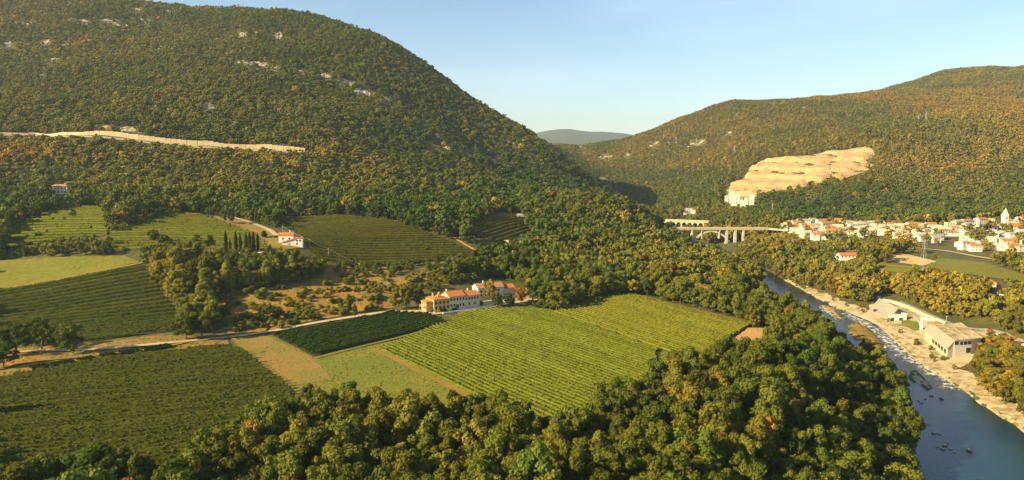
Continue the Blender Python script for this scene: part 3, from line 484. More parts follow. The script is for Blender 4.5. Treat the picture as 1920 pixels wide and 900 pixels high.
# ------------------------------------------------------------------ vine rows: one object for each row
def rowmesh(name, a, b, wd_, ht_, matl, rs, dens=3.6, gap=.02):
    a = np.array(a); b = np.array(b); Ln = np.hypot(*(b-a)); d = (b-a)/Ln; nv = np.array([-d[1], d[0]])
    k = max(2, int(Ln/2.2)); t = np.linspace(0, Ln, k+1); V = []; Fq = []
    keep = rs.random(k) > gap
    px = a[0]+d[0]*t; py = a[1]+d[1]*t; pz = h(px, py)+.35
    jw = rs.uniform(.85, 1.1, k+1)*wd_*.5; jh = rs.uniform(.85, 1.08, k+1)*ht_*.85
    core = np.stack([np.column_stack([px-nv[0]*jw, py-nv[1]*jw, pz+.25]), np.column_stack([px-nv[0]*jw*.8, py-nv[1]*jw*.8, pz+jh]), np.column_stack([px+nv[0]*jw*.8, py+nv[1]*jw*.8, pz+jh]), np.column_stack([px+nv[0]*jw, py+nv[1]*jw, pz+.25])], 1).reshape(-1, 3)
    base = np.arange(k)[keep]*4; Q = np.concatenate([np.stack([base+i, base+i+1, base+i+5, base+i+4], 1) for i in range(3)])
    m = int(Ln*dens); tt = rs.random(m)*Ln; cell = np.minimum((tt/Ln*k).astype(int), k-1); tt = tt[keep[cell]]; m = len(tt)
    th = rs.uniform(-.25, math.pi+.25, m); r = rs.uniform(.8, 1.25, m)
    ox = np.cos(th)*wd_*.55*r; oz = .5+np.maximum(np.sin(th), -.1)*ht_*.75*r
    cx = a[0]+d[0]*tt+nv[0]*ox; cy = a[1]+d[1]*tt+nv[1]*ox; cz_ = h(cx, cy)+.3+oz
    C = np.column_stack([cx, cy, cz_]); n0 = np.column_stack([nv[0]*np.cos(th), nv[1]*np.cos(th), np.sin(th)+.3])+rs.normal(0, .35, (m, 3)); n0 /= np.linalg.norm(n0, axis=1)[:, None]
    u0 = np.cross(n0, rs.normal(0, 1, (m, 3))); u0 /= np.linalg.norm(u0, axis=1)[:, None]; w0 = np.cross(n0, u0); s = rs.uniform(.22, .42, (m, 1))
    LV = np.stack([C-u0*s-w0*s*.7, C+u0*s-w0*s, C+u0*s*.8+w0*s, C-u0*s+w0*s*.9], 1).reshape(-1, 3)
    Q2 = np.arange(m*4).reshape(-1, 4)+len(core)
    return meshobj(name, np.concatenate([core, LV]), np.concatenate([Q, Q2]), matl)
VR = {'deep': [(0, (.035, .060, .013)), (.5, (.062, .092, .016)), (1, (.11, .115, .018))], 'mid': [(0, (.062, .078, .014)), (.5, (.105, .112, .018)), (1, (.18, .135, .022))], 'bright': [(0, (.10, .125, .013)), (.5, (.135, .155, .020)), (1, (.190, .185, .022))]}
for k_, r_ in VR.items(): M['vine_'+k_] = leafmat('vine_'+k_, r_, .25)
nrows = 0
def vineyard(poly, u0, u1, spacing, wd_, ht_, matl, label, group, dens, minlen=12, gap=.02, tint=.5):
    """rows run parallel to the ground line u0-u1 (both surveyed); each is clipped to the outline of its vineyard"""
    global nrows
    P = np.array(W(poly)); a = hit(*u0)[:2]; b = hit(*u1)[:2]; d = (b-a)/np.hypot(*(b-a)); nv = np.array([-d[1], d[0]])
    s = P@nv; segs = []
    o = s.min()+spacing*.6
    while o < s.max():
        X = []
        for i in range(len(P)):
            p, q = P[i], P[(i+1) % len(P)]; sp_, sq = p@nv-o, q@nv-o
            if (sp_ > 0) != (sq > 0): X.append((p+(q-p)*sp_/(sp_-sq))@d)
        X.sort()
        for i in range(0, len(X)-1, 2):
            if X[i+1]-X[i] > minlen: segs.append((d*X[i]+nv*o, d*X[i+1]+nv*o))
        o += spacing
    segs.sort(key=lambda q: (q[0][1]+q[1][1]))
    for i, (p, q) in enumerate(segs):
        rs = np.random.default_rng(1000+nrows); r = rowmesh('vine_row', p+d*rs.uniform(0, 2), q-d*rs.uniform(0, 2.5), wd_, ht_, matl, rs, dens, gap)
        od = 'nearest row' if i == 0 else ('farthest row' if i == len(segs)-1 else f'{ordw(i+1)} row from the near edge')
        r['tint'] = tint+float(rs.uniform(-.12, .12)); r['shade'] = float(rs.uniform(.88, 1.12))
        tag(r, f'{label}, {od}', 'vine row', group); nrows += 1
    return segs
if DO_VINES:
    vineyard(pA2, (0, 800), (300, 770), 4.3, 1.6, 2.4, M['vine_mid'], 'vines of the large lower left vineyard', 'vine rows of the near left vineyard', 8, tint=.3, gap=0)
    vineyard(pB, (20, 543), (268, 499), 6.6, 2.4, 2.3, M['vine_deep'], 'vines of the left vineyard above the road', 'vine rows of the middle left vineyard', 9, tint=.75)
    vineyard(pC, (590, 668), (840, 606), 3.8, 1.8, 2.2, M['vine_deep'], 'vines of the small deep green vineyard', 'vine rows of the dark green vineyard', 8, tint=.3)
    vineyard(pD2, (712, 656), (898, 745), 3.1, 1.5, 1.7, M['vine_bright'], 'vines of the big yellow green central vineyard', 'vine rows of the central vineyard', 7, gap=.0, tint=.4)
    vineyard(pE2, (1050, 588), (1245, 655), 3.2, 1.8, 1.5, M['vine_bright'], 'vines of the yellow vineyard below the riverside wood', 'vine rows of the right vineyard', 6, gap=.0, tint=.75)
    vineyard(pF, (600, 462), (860, 466), 7.6, 3.0, 2.0, M['vine_mid'], 'vines of the upper vineyard by the farmhouse', 'vine rows of the upper terraced vineyard', 7, tint=.6)
    vineyard(pG, (905, 455), (985, 430), 7, 2.8, 2.4, M['vine_mid'], 'vines in the woodland clearing above the villa', 'vine rows of the woodland clearing', 6, tint=.7)
    vineyard(pH1, (60, 440), (180, 436), 9.5, 3.4, 2.2, M['vine_bright'], 'terrace vines below the hillside house', 'vine rows below the hillside house', 6, tint=.5)
    vineyard(pH2, (230, 440), (430, 440), 9, 3.6, 2.2, M['vine_bright'], 'terrace vines above the cypress trees', 'vine rows above the cypresses', 6, tint=.7)
shade_row = None
for (a_, b_), lb_ in zip([((48, 696), (175, 674)), ((180, 673), (318, 651))], ['low dark bramble hedge along the grassy track at the left edge', 'low dark bramble hedge running on to the bend of the farm road']):  # no real hedge: leaf strips added to stand for the shade by the road
    shade_row = rowmesh('hedge', hit(*a_)[:2], hit(*b_)[:2], 5.5, 1.5, M['vine_deep'], np.random.default_rng(3), 40, .12); shade_row['tint'] = .05; shade_row['shade'] = .55; tag(shade_row, lb_, 'hedge')  # dark leaf strip added to stand for the band of shade by the road
print('vine rows', nrows)

# ------------------------------------------------------------------ trees
def crown_arrays(rs, kind, nl, nq, size):
    """lobes spread through the crown's volume, each covered with small leaf clumps; unit crown: height 1 incl. bare foot, radius about .5"""
    lobes = []
    for i in range(nl):
        if kind == 'round':
            t = rs.uniform(0, 2*math.pi); zz = rs.uniform(.24, .97); rr_ = .37*math.sqrt(max(.04, 1-((zz-.55)/.46)**2))*rs.uniform(.3, 1.2); r = rs.uniform(.06, .15)
        elif kind == 'tall':
            t = rs.uniform(0, 2*math.pi); zz = rs.uniform(.2, .93); rr_ = .2*(1-abs(zz-.5)*1.1)*rs.uniform(.2, 1.2); r = rs.uniform(.08, .14)
        elif kind == 'bush':
            t = rs.uniform(0, 2*math.pi); zz = rs.uniform(.15, .75); rr_ = .36*math.sqrt(max(.05, 1-((zz-.35)/.55)**2))*rs.uniform(.3, 1.1); r = rs.uniform(.13, .22)
        else:       # cypress
            zz = (i+.5)/nl; t = rs.uniform(0, 2*math.pi); rr_ = rs.uniform(0, .06); r = .15*math.sin(math.pi*min(1, zz*.9+.12))**.8+.015
        lobes.append((rr_*math.cos(t), rr_*math.sin(t), zz, r))
    lobes = np.array(lobes); wgt = lobes[:, 3]**2; k = rs.choice(nl, nq, p=wgt/wgt.sum()); Lb = lobes[k]
    n = rs.normal(0, 1, (nq, 3)); n[:, 2] += .35; n /= np.linalg.norm(n, axis=1)[:, None]
    sq = .85 if kind != 'cypress' else 1.3
    C = Lb[:, :3]+n*(Lb[:, 3:4]*rs.uniform(.72, 1.12, (nq, 1)))*np.array([1, 1, sq])
    n2 = n+rs.normal(0, .38, (nq, 3)); n2 /= np.linalg.norm(n2, axis=1)[:, None]
    u = np.cross(n2, rs.normal(0, 1, (nq, 3))); u /= np.linalg.norm(u, axis=1)[:, None]; w_ = np.cross(n2, u); s = rs.uniform(.6, 1.25, (nq, 1))*size
    V = np.stack([C-u*s-w_*s*.6, C+u*s*.9-w_*s, C+u*s*.7+w_*s, C-u*s*.8+w_*s*.9], 1).reshape(-1, 3); Q = np.arange(nq*4).reshape(-1, 4)
    # dark inner mass of twigs and leaves, uneven
    return V, Q, lobes
ico = bmesh.new(); bmesh.ops.create_icosphere(ico, subdivisions=1, radius=1); ICV = np.array([v.co[:] for v in ico.verts]); ICF = [tuple(v.index for v in f.verts) for f in ico.faces]; ico.free()
def trunk_arrays(rs, lobes, kind):
    m = MB(); top = .62 if kind in ('round', 'tall') else (.3 if kind == 'bush' else .8)
    pts = [Vector((0, 0, -.12))]; k = 4
    for i in range(1, k+1): pts.append(Vector((rs.normal(0, .012)*i, rs.normal(0, .012)*i, top*i/k)))
    for i in range(k): m.bar(pts[i], pts[i+1], .026*(1-.75*i/k), 6, .026*(1-.75*(i+1)/k))
    for j in range(7 if kind != 'cypress' else 0):
        L_ = lobes[rs.integers(len(lobes))]; p = pts[1+rs.integers(k-1)]
        if L_[2] > p.z: mid = (p+Vector(L_[:3]))/2+Vector((0, 0, -.03)); m.bar(p, mid, .009, 5, .007); m.bar(mid, Vector(L_[:3]), .007, 5, .003)
    return m
def make_proto(kind, seed, nl, nq, size, core=True):
    rs = np.random.default_rng(seed); V, Q, lobes = crown_arrays(rs, kind, nl, nq, size)
    Vt = V; Ft = [tuple(q) for q in Q]
    if core:
        cv = []
        for (x, y, z, r) in lobes:
            o = len(V)+len(cv); cv += [tuple(np.array((x, y, z))+p*r*.74*np.array([1, 1, .85 if kind != 'cypress' else 1.3])*rs.uniform(.8, 1.15)) for p in ICV]; Ft += [tuple(i+o for i in f) for f in ICF]
        Vt = np.concatenate([V, np.array(cv)])
    me = bpy.data.meshes.new('crown'); me.from_pydata([tuple(p) for p in Vt], [], Ft); me.materials.append(M['leaf']); me.update()
    t = trunk_arrays(rs, lobes, kind); mt_ = bpy.data.meshes.new('trunk'); mt_.from_pydata(t.v, [], t.f); mt_.materials.append(M['bark']); mt_.update()
    o = len(Vt); mj = bpy.data.meshes.new('tree'); mj.from_pydata([tuple(p) for p in Vt]+t.v, [], Ft+[tuple(i+o for i in f) for f in t.f]); mj.materials.append(M['leaf']); mj.materials.append(M['bark'])
    mj.polygons.foreach_set('material_index', np.array([0]*len(Ft)+[1]*len(t.f), np.int32)); mj.update()
    return me, mt_, mj
PN = [make_proto('round', 10+i, 26+5*i, 3600, .0195) for i in range(6)]+[make_proto('tall', 30+i, 24, 2800, .0185) for i in range(3)]+[make_proto('bush', 40+i, 10, 1300, .034) for i in range(2)]+[make_proto('cypress', 50, 14, 1300, .018)]
PM = [make_proto('round', 60+i, 16+3*i, 680, .042) for i in range(5)]+[make_proto('bush', 70, 9, 420, .06)]
PF = [make_proto('round', 80+i, 9+i, 110, .085) for i in range(5)]
PTC = bpy.data.collections.new('tree_kinds')      # shapes that the far woods repeat
PLIST = []
for g_ in (PN, PM, PF):
    for q in g_:
        o = bpy.data.objects.new('tree_kind', q[2]); o.name = 'tree_kind_%02d' % len(PLIST); PTC.objects.link(o); PLIST.append(o)
NN, NM, NF = len(PN), len(PM), len(PF)

# candidate positions over the whole visible country
def scatter(y0, y1, sp_, xlim=.80):
    Y = np.arange(y0, y1, sp_*.87); out = []
    for i, y in enumerate(Y):
        x = np.arange(-xlim*y-60, xlim*y+60, sp_)+(i % 2)*sp_/2; out.append(np.column_stack([x+rng.uniform(-.38, .38, len(x))*sp_, np.full(len(x), y)+rng.uniform(-.38, .38, len(x))*sp_]))
    return np.concatenate(out)
C = np.concatenate([scatter(150, 700, 6.4), scatter(700, 1150, 7.2), scatter(1150, 2100, 8.4), scatter(2100, 3300, 10.5)])
x, y = C[:, 0], C[:, 1]; z = h(x, y); n = len(x); dist = np.hypot(x, y)
hillside = (z > 60) & (y < 2100) & (x < 350)
hgt = np.clip(rng.normal(11.8, 3.2, n), 5.5, 19)
hgt = np.where(hillside, np.clip(rng.normal(8.2, 2.3, n), 4, 14), hgt); hgt = np.where(y > 1250, np.maximum(hgt*.9, 8), hgt); hgt = np.where(y > 2100, 10, hgt)
wid = hgt*rng.uniform(.72, 1.15, n); wid = np.where(hillside, hgt*rng.uniform(1.0, 1.55, n), wid); wid = np.maximum(wid, np.where(y > 2100, 12, 0))
hgt = np.where((dist < 700), hgt*1.02, hgt)
pu, pv = proj(x, y, z); tu, tv = proj(x, y, z+hgt*.9); mu, mv = proj(x, y, z+hgt*.5)
ok = (pu > -260) & (pu < 2180) & (tv < 1100)
for k_, P in enumerate(OPEN):
    if k_ in (KB, KV): P_in = (inpoly(pu, pv, P) | inpoly(tu, tv, P)) & (y < (1112 if k_ == KB else 1262)); ok &= ~P_in; continue
    ok &= ~inpoly(pu, pv, P) & ~inpoly(tu, tv, P) & ~inpoly(mu, mv, P)
ok &= ~inpoly(x, y, W(pA2)) & ~inpoly(x, y, W(pD2)) & ~inpoly(x, y, W(pE2))
for S in roads: 
    near = (np.abs(x-S[:, 0].mean()) < 400); ok &= ~(near & (seg_dist(x, y, [tuple(p) for p in S[::4]]) < 4.5))
rdist = seg_dist(x, y, riverW, True); ok &= ~(inpoly(x, y, riverW)) & (rdist > 1.5)
rdr = seg_dist(x, y, right_edge); ok &= ~((rdr < 17+fbm(x, y, 20, 2)*16) & (z < -15) & (y < 700) & (rdr < rdist+4) )
nq_ = seg_dist(pu, pv, quarry_px, True); ok &= ~(inpoly(pu, pv, quarry_px))
ok &= ~(inpoly(tu, tv, quarry_px) & (rng.random(n) < .9))
tw = inpoly(pu, pv, town_px) | inpoly(tu, tv, town_px); ok &= ~(tw & (rng.random(n) < .95))
wl = seg_dist(x, y, wallW); ok &= ~((wl < 6) & (x > -1100)) & ~((wl < 22) & (y < np.interp(x, [p[0] for p in wallW], [p[1] for p in wallW])) & (hgt > 0) & (tv < np.interp(pu, [p[0] for p in wall_px], [p[1] for p in wall_px])+1))
for (rc, ru, rv), (u, v, _, _) in zip(rockW, rocks_px):
    e = ((pu-u)/(ru*.9))**2+((pv-v)/(rv*1.0))**2; e2 = ((tu-u)/(ru*.8))**2+((tv-v)/(rv*.8))**2; ok &= ~(((e < 1.) | (e2 < .8)) & (rng.random(n) < .85))
# hedges and copses between the fields, low enough to stay below the open ground behind them
EXTRA = [[(0, 462), (90, 457), (205, 452), (205, 478), (60, 480), (0, 486)], [(205, 452), (300, 466), (410, 477), (425, 480), (520, 476), (560, 492), (640, 500), (760, 500), (905, 484), (905, 520), (840, 512), (760, 516), (640, 524), (520, 538), (430, 550), (400, 500), (275, 488), (262, 478)], [(196, 418), (250, 400), (300, 396), (335, 402), (300, 412), (240, 428), (212, 446)], [(1005, 562), (1130, 550), (1130, 556), (1040, 585), (1012, 578)],
         [(1815, 712), (1850, 690), (1885, 678), (1990, 690), (1990, 830), (1935, 800), (1885, 760), (1840, 735)], [(1820, 660), (1850, 648), (1900, 652), (1910, 672), (1850, 680)], [(855, 395), (905, 388), (880, 405)], [(985, 405), (1010, 420), (1000, 440)], pS, [(1826, 652), (1850, 645), (1885, 650), (1890, 668), (1850, 676)], [(1480, 530), (1560, 568), (1640, 594), (1700, 642), (1790, 708), (1890, 775), (1905, 765), (1800, 690), (1720, 640), (1640, 582), (1560, 562)], [(760, 520), (840, 512), (905, 503), (1010, 518), (1042, 546), (1010, 548), (985, 528), (960, 521), (905, 516), (890, 528), (862, 535), (830, 541), (800, 549), (770, 562), (755, 548)]]
for k, P in enumerate(EXTRA):
    e_ = inpoly(pu, pv, P) & (rng.random(n) < (.62 if k < 2 else (.42) if k == 8 else .22 if k == 10 else .85)); inb = np.zeros(n, bool)
    for Q_ in (pF, pG, pH1, pH2, pI, pB, [(425, 468), (500, 466), (500, 480), (425, 480)], [(505, 428), (625, 445), (620, 470), (505, 470)]): inb |= inpoly(pu, pv, Q_)
    if k == 2: inb[:] = False
    e_ &= ~inb; hgt = np.where(e_ & ~ok, np.clip(hgt, 0, 12 if k in (4,) else 6.2 if k == 8 else 3.4 if k == 10 else 6.5 if k != 5 else 8), hgt); wid = np.where(e_ & ~ok, hgt*1.15, wid); ok |= e_
tu, tv = proj(x, y, z+hgt*.9)
# sparse scrubby rock slopes and thin spots
thin = (fbm(x, y*.6, 90, 3) > .14) & hillside & (x > -250); ok &= ~(thin & (rng.random(n) < .5))
ok &= ~((rng.random(n) < .08) & (dist < 1300))
ok &= ~((pu < 330) & (pv > 640) & (pv < 740) & (y < 430)) & ~((pv > 628) & (pv < 790) & (pu < 700) & (y > 300) & (y < 470))
x, y, z, hgt, wid, pu, pv, tu, tv, dist, hillside = [q[ok] for q in (x, y, z, hgt, wid, pu, pv, tu, tv, dist, hillside)]; n = len(x)
# drop what the hills hide
vis = np.ones(n, bool)
far = dist > 500
for f_ in np.linspace(.12, .97, 60):
    gx, gy = x*f_, y*f_; line = CAMH+(z+hgt-CAMH)*f_; vis &= ~(far & (h(gx, gy) > line+1.5) & (f_*dist < dist-25))
x, y, z, hgt, wid, pu, pv, tu, tv, dist, hillside = [q[vis] for q in (x, y, z, hgt, wid, pu, pv, tu, tv, dist, hillside)]; n = len(x)
# autumn colouring: patches of olive, ochre and rust on the hills, greener in the valley
patch = fbm(x, y, 170, 4); p2 = fbm(x+900, y, 55, 3)
patch2 = fbm(x+300, y*.7, 420, 3)
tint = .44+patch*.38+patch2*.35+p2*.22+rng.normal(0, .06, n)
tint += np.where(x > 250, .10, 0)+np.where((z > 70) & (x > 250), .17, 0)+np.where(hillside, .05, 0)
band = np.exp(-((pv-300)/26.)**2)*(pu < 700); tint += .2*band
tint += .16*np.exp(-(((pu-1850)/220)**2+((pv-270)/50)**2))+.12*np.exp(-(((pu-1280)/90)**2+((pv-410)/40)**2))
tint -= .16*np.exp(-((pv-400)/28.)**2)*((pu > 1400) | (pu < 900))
tint += .1*((y < 420) & (x > 60))
rnd = rng.random(n); tint = np.where(rnd < .012, .82+rng.random(n)*.15, tint); tint = np.where((rnd > .04) & (rnd < .065), .66+rng.random(n)*.1, tint)
auto = (pu > 1800) & (pv > 640) & (x > 150) & (y < 520); tint = np.where(auto, .52+rng.random(n)*.34, tint)
tint -= .04; tint += np.where((x > 40) & (y > 430) & (y < 1150), .09, 0)
tint = np.clip(tint, .02, .98); shade = np.clip(rng.normal(1.1, .22, n), .55, 1.7)
pSm = inpoly(pu, pv, pS)
shade *= np.where(hillside, 1.28, np.where(y > 1200, 1.12, np.where(y > 430, 1.22, 1.08))); tint -= np.where((y > 1200) & (x > 250), .05, 0)
kindi = np.where(dist < 620, rng.choice(9, n), np.where(dist < 1650, NN+rng.choice(5, n), NN+NM+rng.choice(NF, n)))
kindi = np.where(pSm, 9+rng.integers(0, 2, n), kindi); hgt = np.where(pSm, hgt*rng.uniform(.4, 1, n), hgt); wid = np.where(pSm, hgt*rng.uniform(1.2, 1.9, n), wid); tint = np.where(pSm, rng.uniform(.35, .72, n), tint)
tall = (kindi >= 6) & (kindi < 9); hgt = np.where(tall, hgt*1.25, hgt); wid = np.where(tall, hgt*.95, wid)
rotz = rng.uniform(0, 6.28, n)
inframe = (pu > 10) & (pu < 1910) & (tv < 880) & (tv > 5)
psize = np.where(inframe, hgt*wid/dist**2, 0)
# a nearer crown may hide a farther foot; the treetop decides which trees show
psize = np.where(pSm, 0, psize); order = np.argsort(-psize)
single = order[:300-len(SPECIAL)] if DO_SINGLE else order[:0]
rest = np.ones(n, bool); rest[single] = False
print('trees', n)
def colour_word(t):
    return 'dark green' if t < .2 else 'green' if t < .4 else 'olive green' if t < .55 else 'yellow green' if t < .68 else 'golden yellow' if t < .8 else 'orange' if t < .92 else 'rust brown'
def add_tree(px_, py_, hh, ww, kk, rz, tn, shd, label, group=None, name='tree', cat='tree', sink=.0):
    e = empty(name, G(px_, py_, -sink), rz); e['tint'] = float(tn); e['shade'] = float(shd)
    for nm, me in (('crown', PN[kk][0]), ('trunk', PN[kk][1])):
        o = share(nm, me, (0, 0, 0), scale=(ww, ww, hh), parent=e); o['tint'] = float(tn); o['shade'] = float(shd)
    return tag(e, label, cat, group)
def zone(u, v):
    if u > 1700 and v < 760 and v > 560: return 'on the far bank at right'
    if v < 700 and u > 1420: return 'along the left river bank'
    if u < 560: return 'below the left vineyard'
    if u < 900: return 'below the meadow'
    if u < 1130: return 'below the central vineyard'
    if u < 1420: return 'right of the central vineyard'
    return 'in the large wood beside the river'
from collections import defaultdict
grp = defaultdict(list)
for i in single:
    sh_ = 'slender' if 6 <= kindi[i] < 9 else ('broad' if wid[i] > 12.6 else 'small' if hgt[i] < 11.5 else 'tall' if hgt[i] > 15.5 else 'round')
    grp[(sh_, colour_word(tint[i]), zone(pu[i], pv[i]))].append(i)
for (sh_, cw, zn), L_ in grp.items():
    L_.sort(key=lambda i: tu[i])
    for j, i in enumerate(L_):
        if len(L_) == 1: pos = ''
        elif j == 0: pos = ', leftmost'
        elif j == len(L_)-1: pos = ', rightmost'
        else: pos = f', {ordw(j+1)} from the left'
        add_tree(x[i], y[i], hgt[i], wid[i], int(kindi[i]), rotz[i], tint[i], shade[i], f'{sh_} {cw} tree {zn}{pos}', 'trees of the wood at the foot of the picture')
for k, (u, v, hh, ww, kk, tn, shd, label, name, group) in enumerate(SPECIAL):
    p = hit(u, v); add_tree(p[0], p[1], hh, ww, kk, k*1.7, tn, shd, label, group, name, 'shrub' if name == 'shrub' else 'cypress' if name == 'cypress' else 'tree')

def forest(name, label, sel):
    m = bpy.data.meshes.new(name); k = sel.sum(); m.vertices.add(int(k)); m.vertices.foreach_set('co', np.column_stack([x[sel], y[sel], z[sel]-.3]).ravel())
    def at(nm, ty, val, key='value'): a = m.attributes.new(nm, ty, 'POINT'); a.data.foreach_set(key, val)
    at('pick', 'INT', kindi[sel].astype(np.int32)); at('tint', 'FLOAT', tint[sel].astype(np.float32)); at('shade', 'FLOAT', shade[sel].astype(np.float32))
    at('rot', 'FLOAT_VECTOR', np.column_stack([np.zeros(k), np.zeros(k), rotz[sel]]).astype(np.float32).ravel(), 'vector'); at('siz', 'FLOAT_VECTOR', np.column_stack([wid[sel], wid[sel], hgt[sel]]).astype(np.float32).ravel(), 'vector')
    m.update(); o = bpy.data.objects.new(name, m); COL.objects.link(o); tag(o, label, kind='stuff'); o['tint'] = .4; o['shade'] = 1.
    md = o.modifiers.new('grow', 'NODES'); md.node_group = NG
    return o
NG = bpy.data.node_groups.new('woods', 'GeometryNodeTree'); NG.interface.new_socket('Geometry', in_out='INPUT', socket_type='NodeSocketGeometry'); NG.interface.new_socket('Geometry', in_out='OUTPUT', socket_type='NodeSocketGeometry')
N = NG.nodes.new; L = NG.links.new
gi = N('NodeGroupInput'); go = N('NodeGroupOutput'); ip = N('GeometryNodeInstanceOnPoints'); ci = N('GeometryNodeCollectionInfo'); ci.inputs['Collection'].default_value = PTC; ci.inputs['Separate Children'].default_value = True; ci.inputs['Reset Children'].default_value = True
L(gi.outputs[0], ip.inputs['Points']); L(ci.outputs[0], ip.inputs['Instance']); ip.inputs['Pick Instance'].default_value = True
for nm, ty, sk in (('pick', 'INT', 'Instance Index'), ('rot', 'FLOAT_VECTOR', 'Rotation'), ('siz', 'FLOAT_VECTOR', 'Scale')):
    a = N('GeometryNodeInputNamedAttribute'); a.data_type = ty; a.inputs['Name'].default_value = nm; L(a.outputs['Attribute'], ip.inputs[sk])
L(ip.outputs[0], go.inputs[0])
lm = (x < 330) & (y < 2200) & (dist > 860)
forest('hillside_forest', 'dense olive and rust woodland covering the left mountain', rest & lm)
forest('hillside_forest', 'hazy olive brown woodland covering the hills beyond the town', rest & ~lm & (dist > 1150))
forest('valley_wood', 'mixed autumn wood filling the valley between fields and river', rest & ~lm & (dist <= 1150))

# tufts of tall grass on the open meadows and along their edges
gx, gy = rng.uniform(-330, 420, 60000), rng.uniform(230, 720, 60000); gu, gv = proj(gx, gy, h(gx, gy)); keep = np.zeros(60000, bool); tin = np.full(60000, .55)
bad = np.zeros(60000, bool)
for P in (pA, pB, pC, pD, pE, pF): bad |= inpoly(gu, gv, P)
for P, pr, tn_ in ((pM, .55, .52), (pI, .5, .45), (pS, .6, .68), ([(-80, 655), (60, 650), (180, 642), (330, 628), (430, 634), (430, 650), (200, 674), (0, 711), (-80, 728)], .8, .66), ([(440, 640), (500, 630), (590, 674), (620, 712), (548, 725)], .25, .72)):
    q = inpoly(gu, gv, P) & (rng.random(60000) < pr); keep |= q; tin = np.where(q, tn_, tin)
keep &= ~bad & (fbm(gx, gy, 25, 3) > -.1)
for S in roads: keep &= ~(seg_dist(gx, gy, [tuple(p) for p in S[::4]]) < 2.6)
x, y, tint = gx[keep], gy[keep], tin[keep]+rng.normal(0, .06, keep.sum()); n = len(x); z = h(x, y)+.35; kindi = np.full(n, NN+5); hgt = rng.uniform(.25, .65, n); wid = hgt*rng.uniform(2, 3.6, n); rotz = rng.uniform(0, 6.3, n); shade = rng.uniform(1.5, 2.3, n)
forest('grass_tufts', 'tufts of tall grass scattered over the meadows and field edges', np.ones(n, bool))
print('tufts', n)

# ------------------------------------------------------------------ rock outcrops, quarry
for k, ((c0, u, v), (_, _, ru, rv)) in enumerate(zip([(r[0], rp_[0], rp_[1]) for r, rp_ in zip(rockW, rocks_px)], rocks_px)):
    d = c0[1]; rx = ru/F*d*1.05; slope = .42; n = 9
    ry = max(3.5, rv/F*d/max(slope-(100-c0[2])/d*-1, .25)*.8); ry = min(ry, 30)
    V = []; Q = []; rs = np.random.default_rng(k)
    for j in range(n):
        for i in range(2*n):
            a = (i/(2*n-1)-.5)*2; b_ = (j/(n-1)-.5)*2; xx = c0[0]+a*rx; yy = c0[1]+b_*ry; e = 1-min(1, (a*a)**1.5+(b_*b_)**1.5)+.5*float(fbm(xx, yy*2, 7, 3))
            V.append((xx+rs.normal(0, .5), yy+rs.normal(0, .5), float(h(xx, yy))+(-2.2+3.2*max(0, e)**.6+7*float(fbm(xx, yy*1.3, 6, 3)))))
    for j in range(n-1):
        for i in range(2*n-1): q = j*2*n+i; Q.append((q, q+1, q+2*n+1, q+2*n))
    tag(meshobj('rock_outcrop', V, Q, M['rock']), 'pale limestone rock showing between the trees of the hillside', kind='structure')
qv, qf = cdt(W(quarry_px), 5.5, 8); e_ = seg_dist(qv[:, 0], qv[:, 1], W(quarry_px), True); z0 = h(qv[:, 0], qv[:, 1])
QN = 1.5*fbm(qv[:, 0], qv[:, 1], 150, 4); q_ = z0/17+QN; fr = q_-np.floor(q_); st = np.floor(q_)+np.clip((fr-.62)/.16, 0, 1); zt = (st-QN)*17
zq = z0+np.minimum(e_*.25, 1)*(np.clip(zt-z0, -7, 7)*.6+4.5)*np.clip(e_/7, 0, 1)+.6+fbm(qv[:, 0], qv[:, 1]*.6, 18, 4)*9*np.clip(e_/10, 0, 1)
tag(meshobj('quarry_face', np.column_stack([qv, zq]), qf, M['quarry']), 'wide pale orange quarry face cut into the hillside above the town', kind='structure')
# quarry works: pale blocks and silos at its foot
for k, (u, v, wx, wy, hz) in enumerate([(1362, 378, 3, 5, 10), (1371, 380, 3.6, 5, 23), (1381, 382, 5.5, 6, 17), (1391, 384, 2.6, 4, 8), (1399, 384, 3, 5, 12), (1409, 383, 4, 6, 18), (1376, 386, 5, 3, 4), (1397, 388, 8, 3, 4)]):
    p = hit(u, v); m_ = MB(); m_.box(-wx, -wy, -8, wx, wy, hz)
    t = empty('quarry_building', G(p[0], p[1]), R(-12)); m_.build('wall', M['plaster_white'], t); r_ = MB(); r_.box(-wx-.5, -wy-.5, hz, wx+.5, wy+.5, hz+.8); r_.box(-wx*.4, -wy*.3, hz+.8, wx*.3, wy*.4, hz+3.5); r_.build('roof', M['concrete'], t)
    for j in range(int(hz/5)): w2 = MB(); w2.box(-wx*.4, -wy-.1, 2+j*5, wx*.1, -wy+.1, 4+j*5); w2.build('window', M['shutter'], t)
    tag(t, ['leftmost low white block of the quarry works', 'tallest narrow white silo of the quarry works', 'broad white block right of the tallest silo', 'small block in the gap of the quarry works', 'medium block right of the gap in the quarry works', 'rightmost tall white block of the quarry works', 'small low shed in front at the left of the quarry works', 'flat loading shed lowest in front of the quarry works'][k], 'building', 'pale buildings of the quarry works')

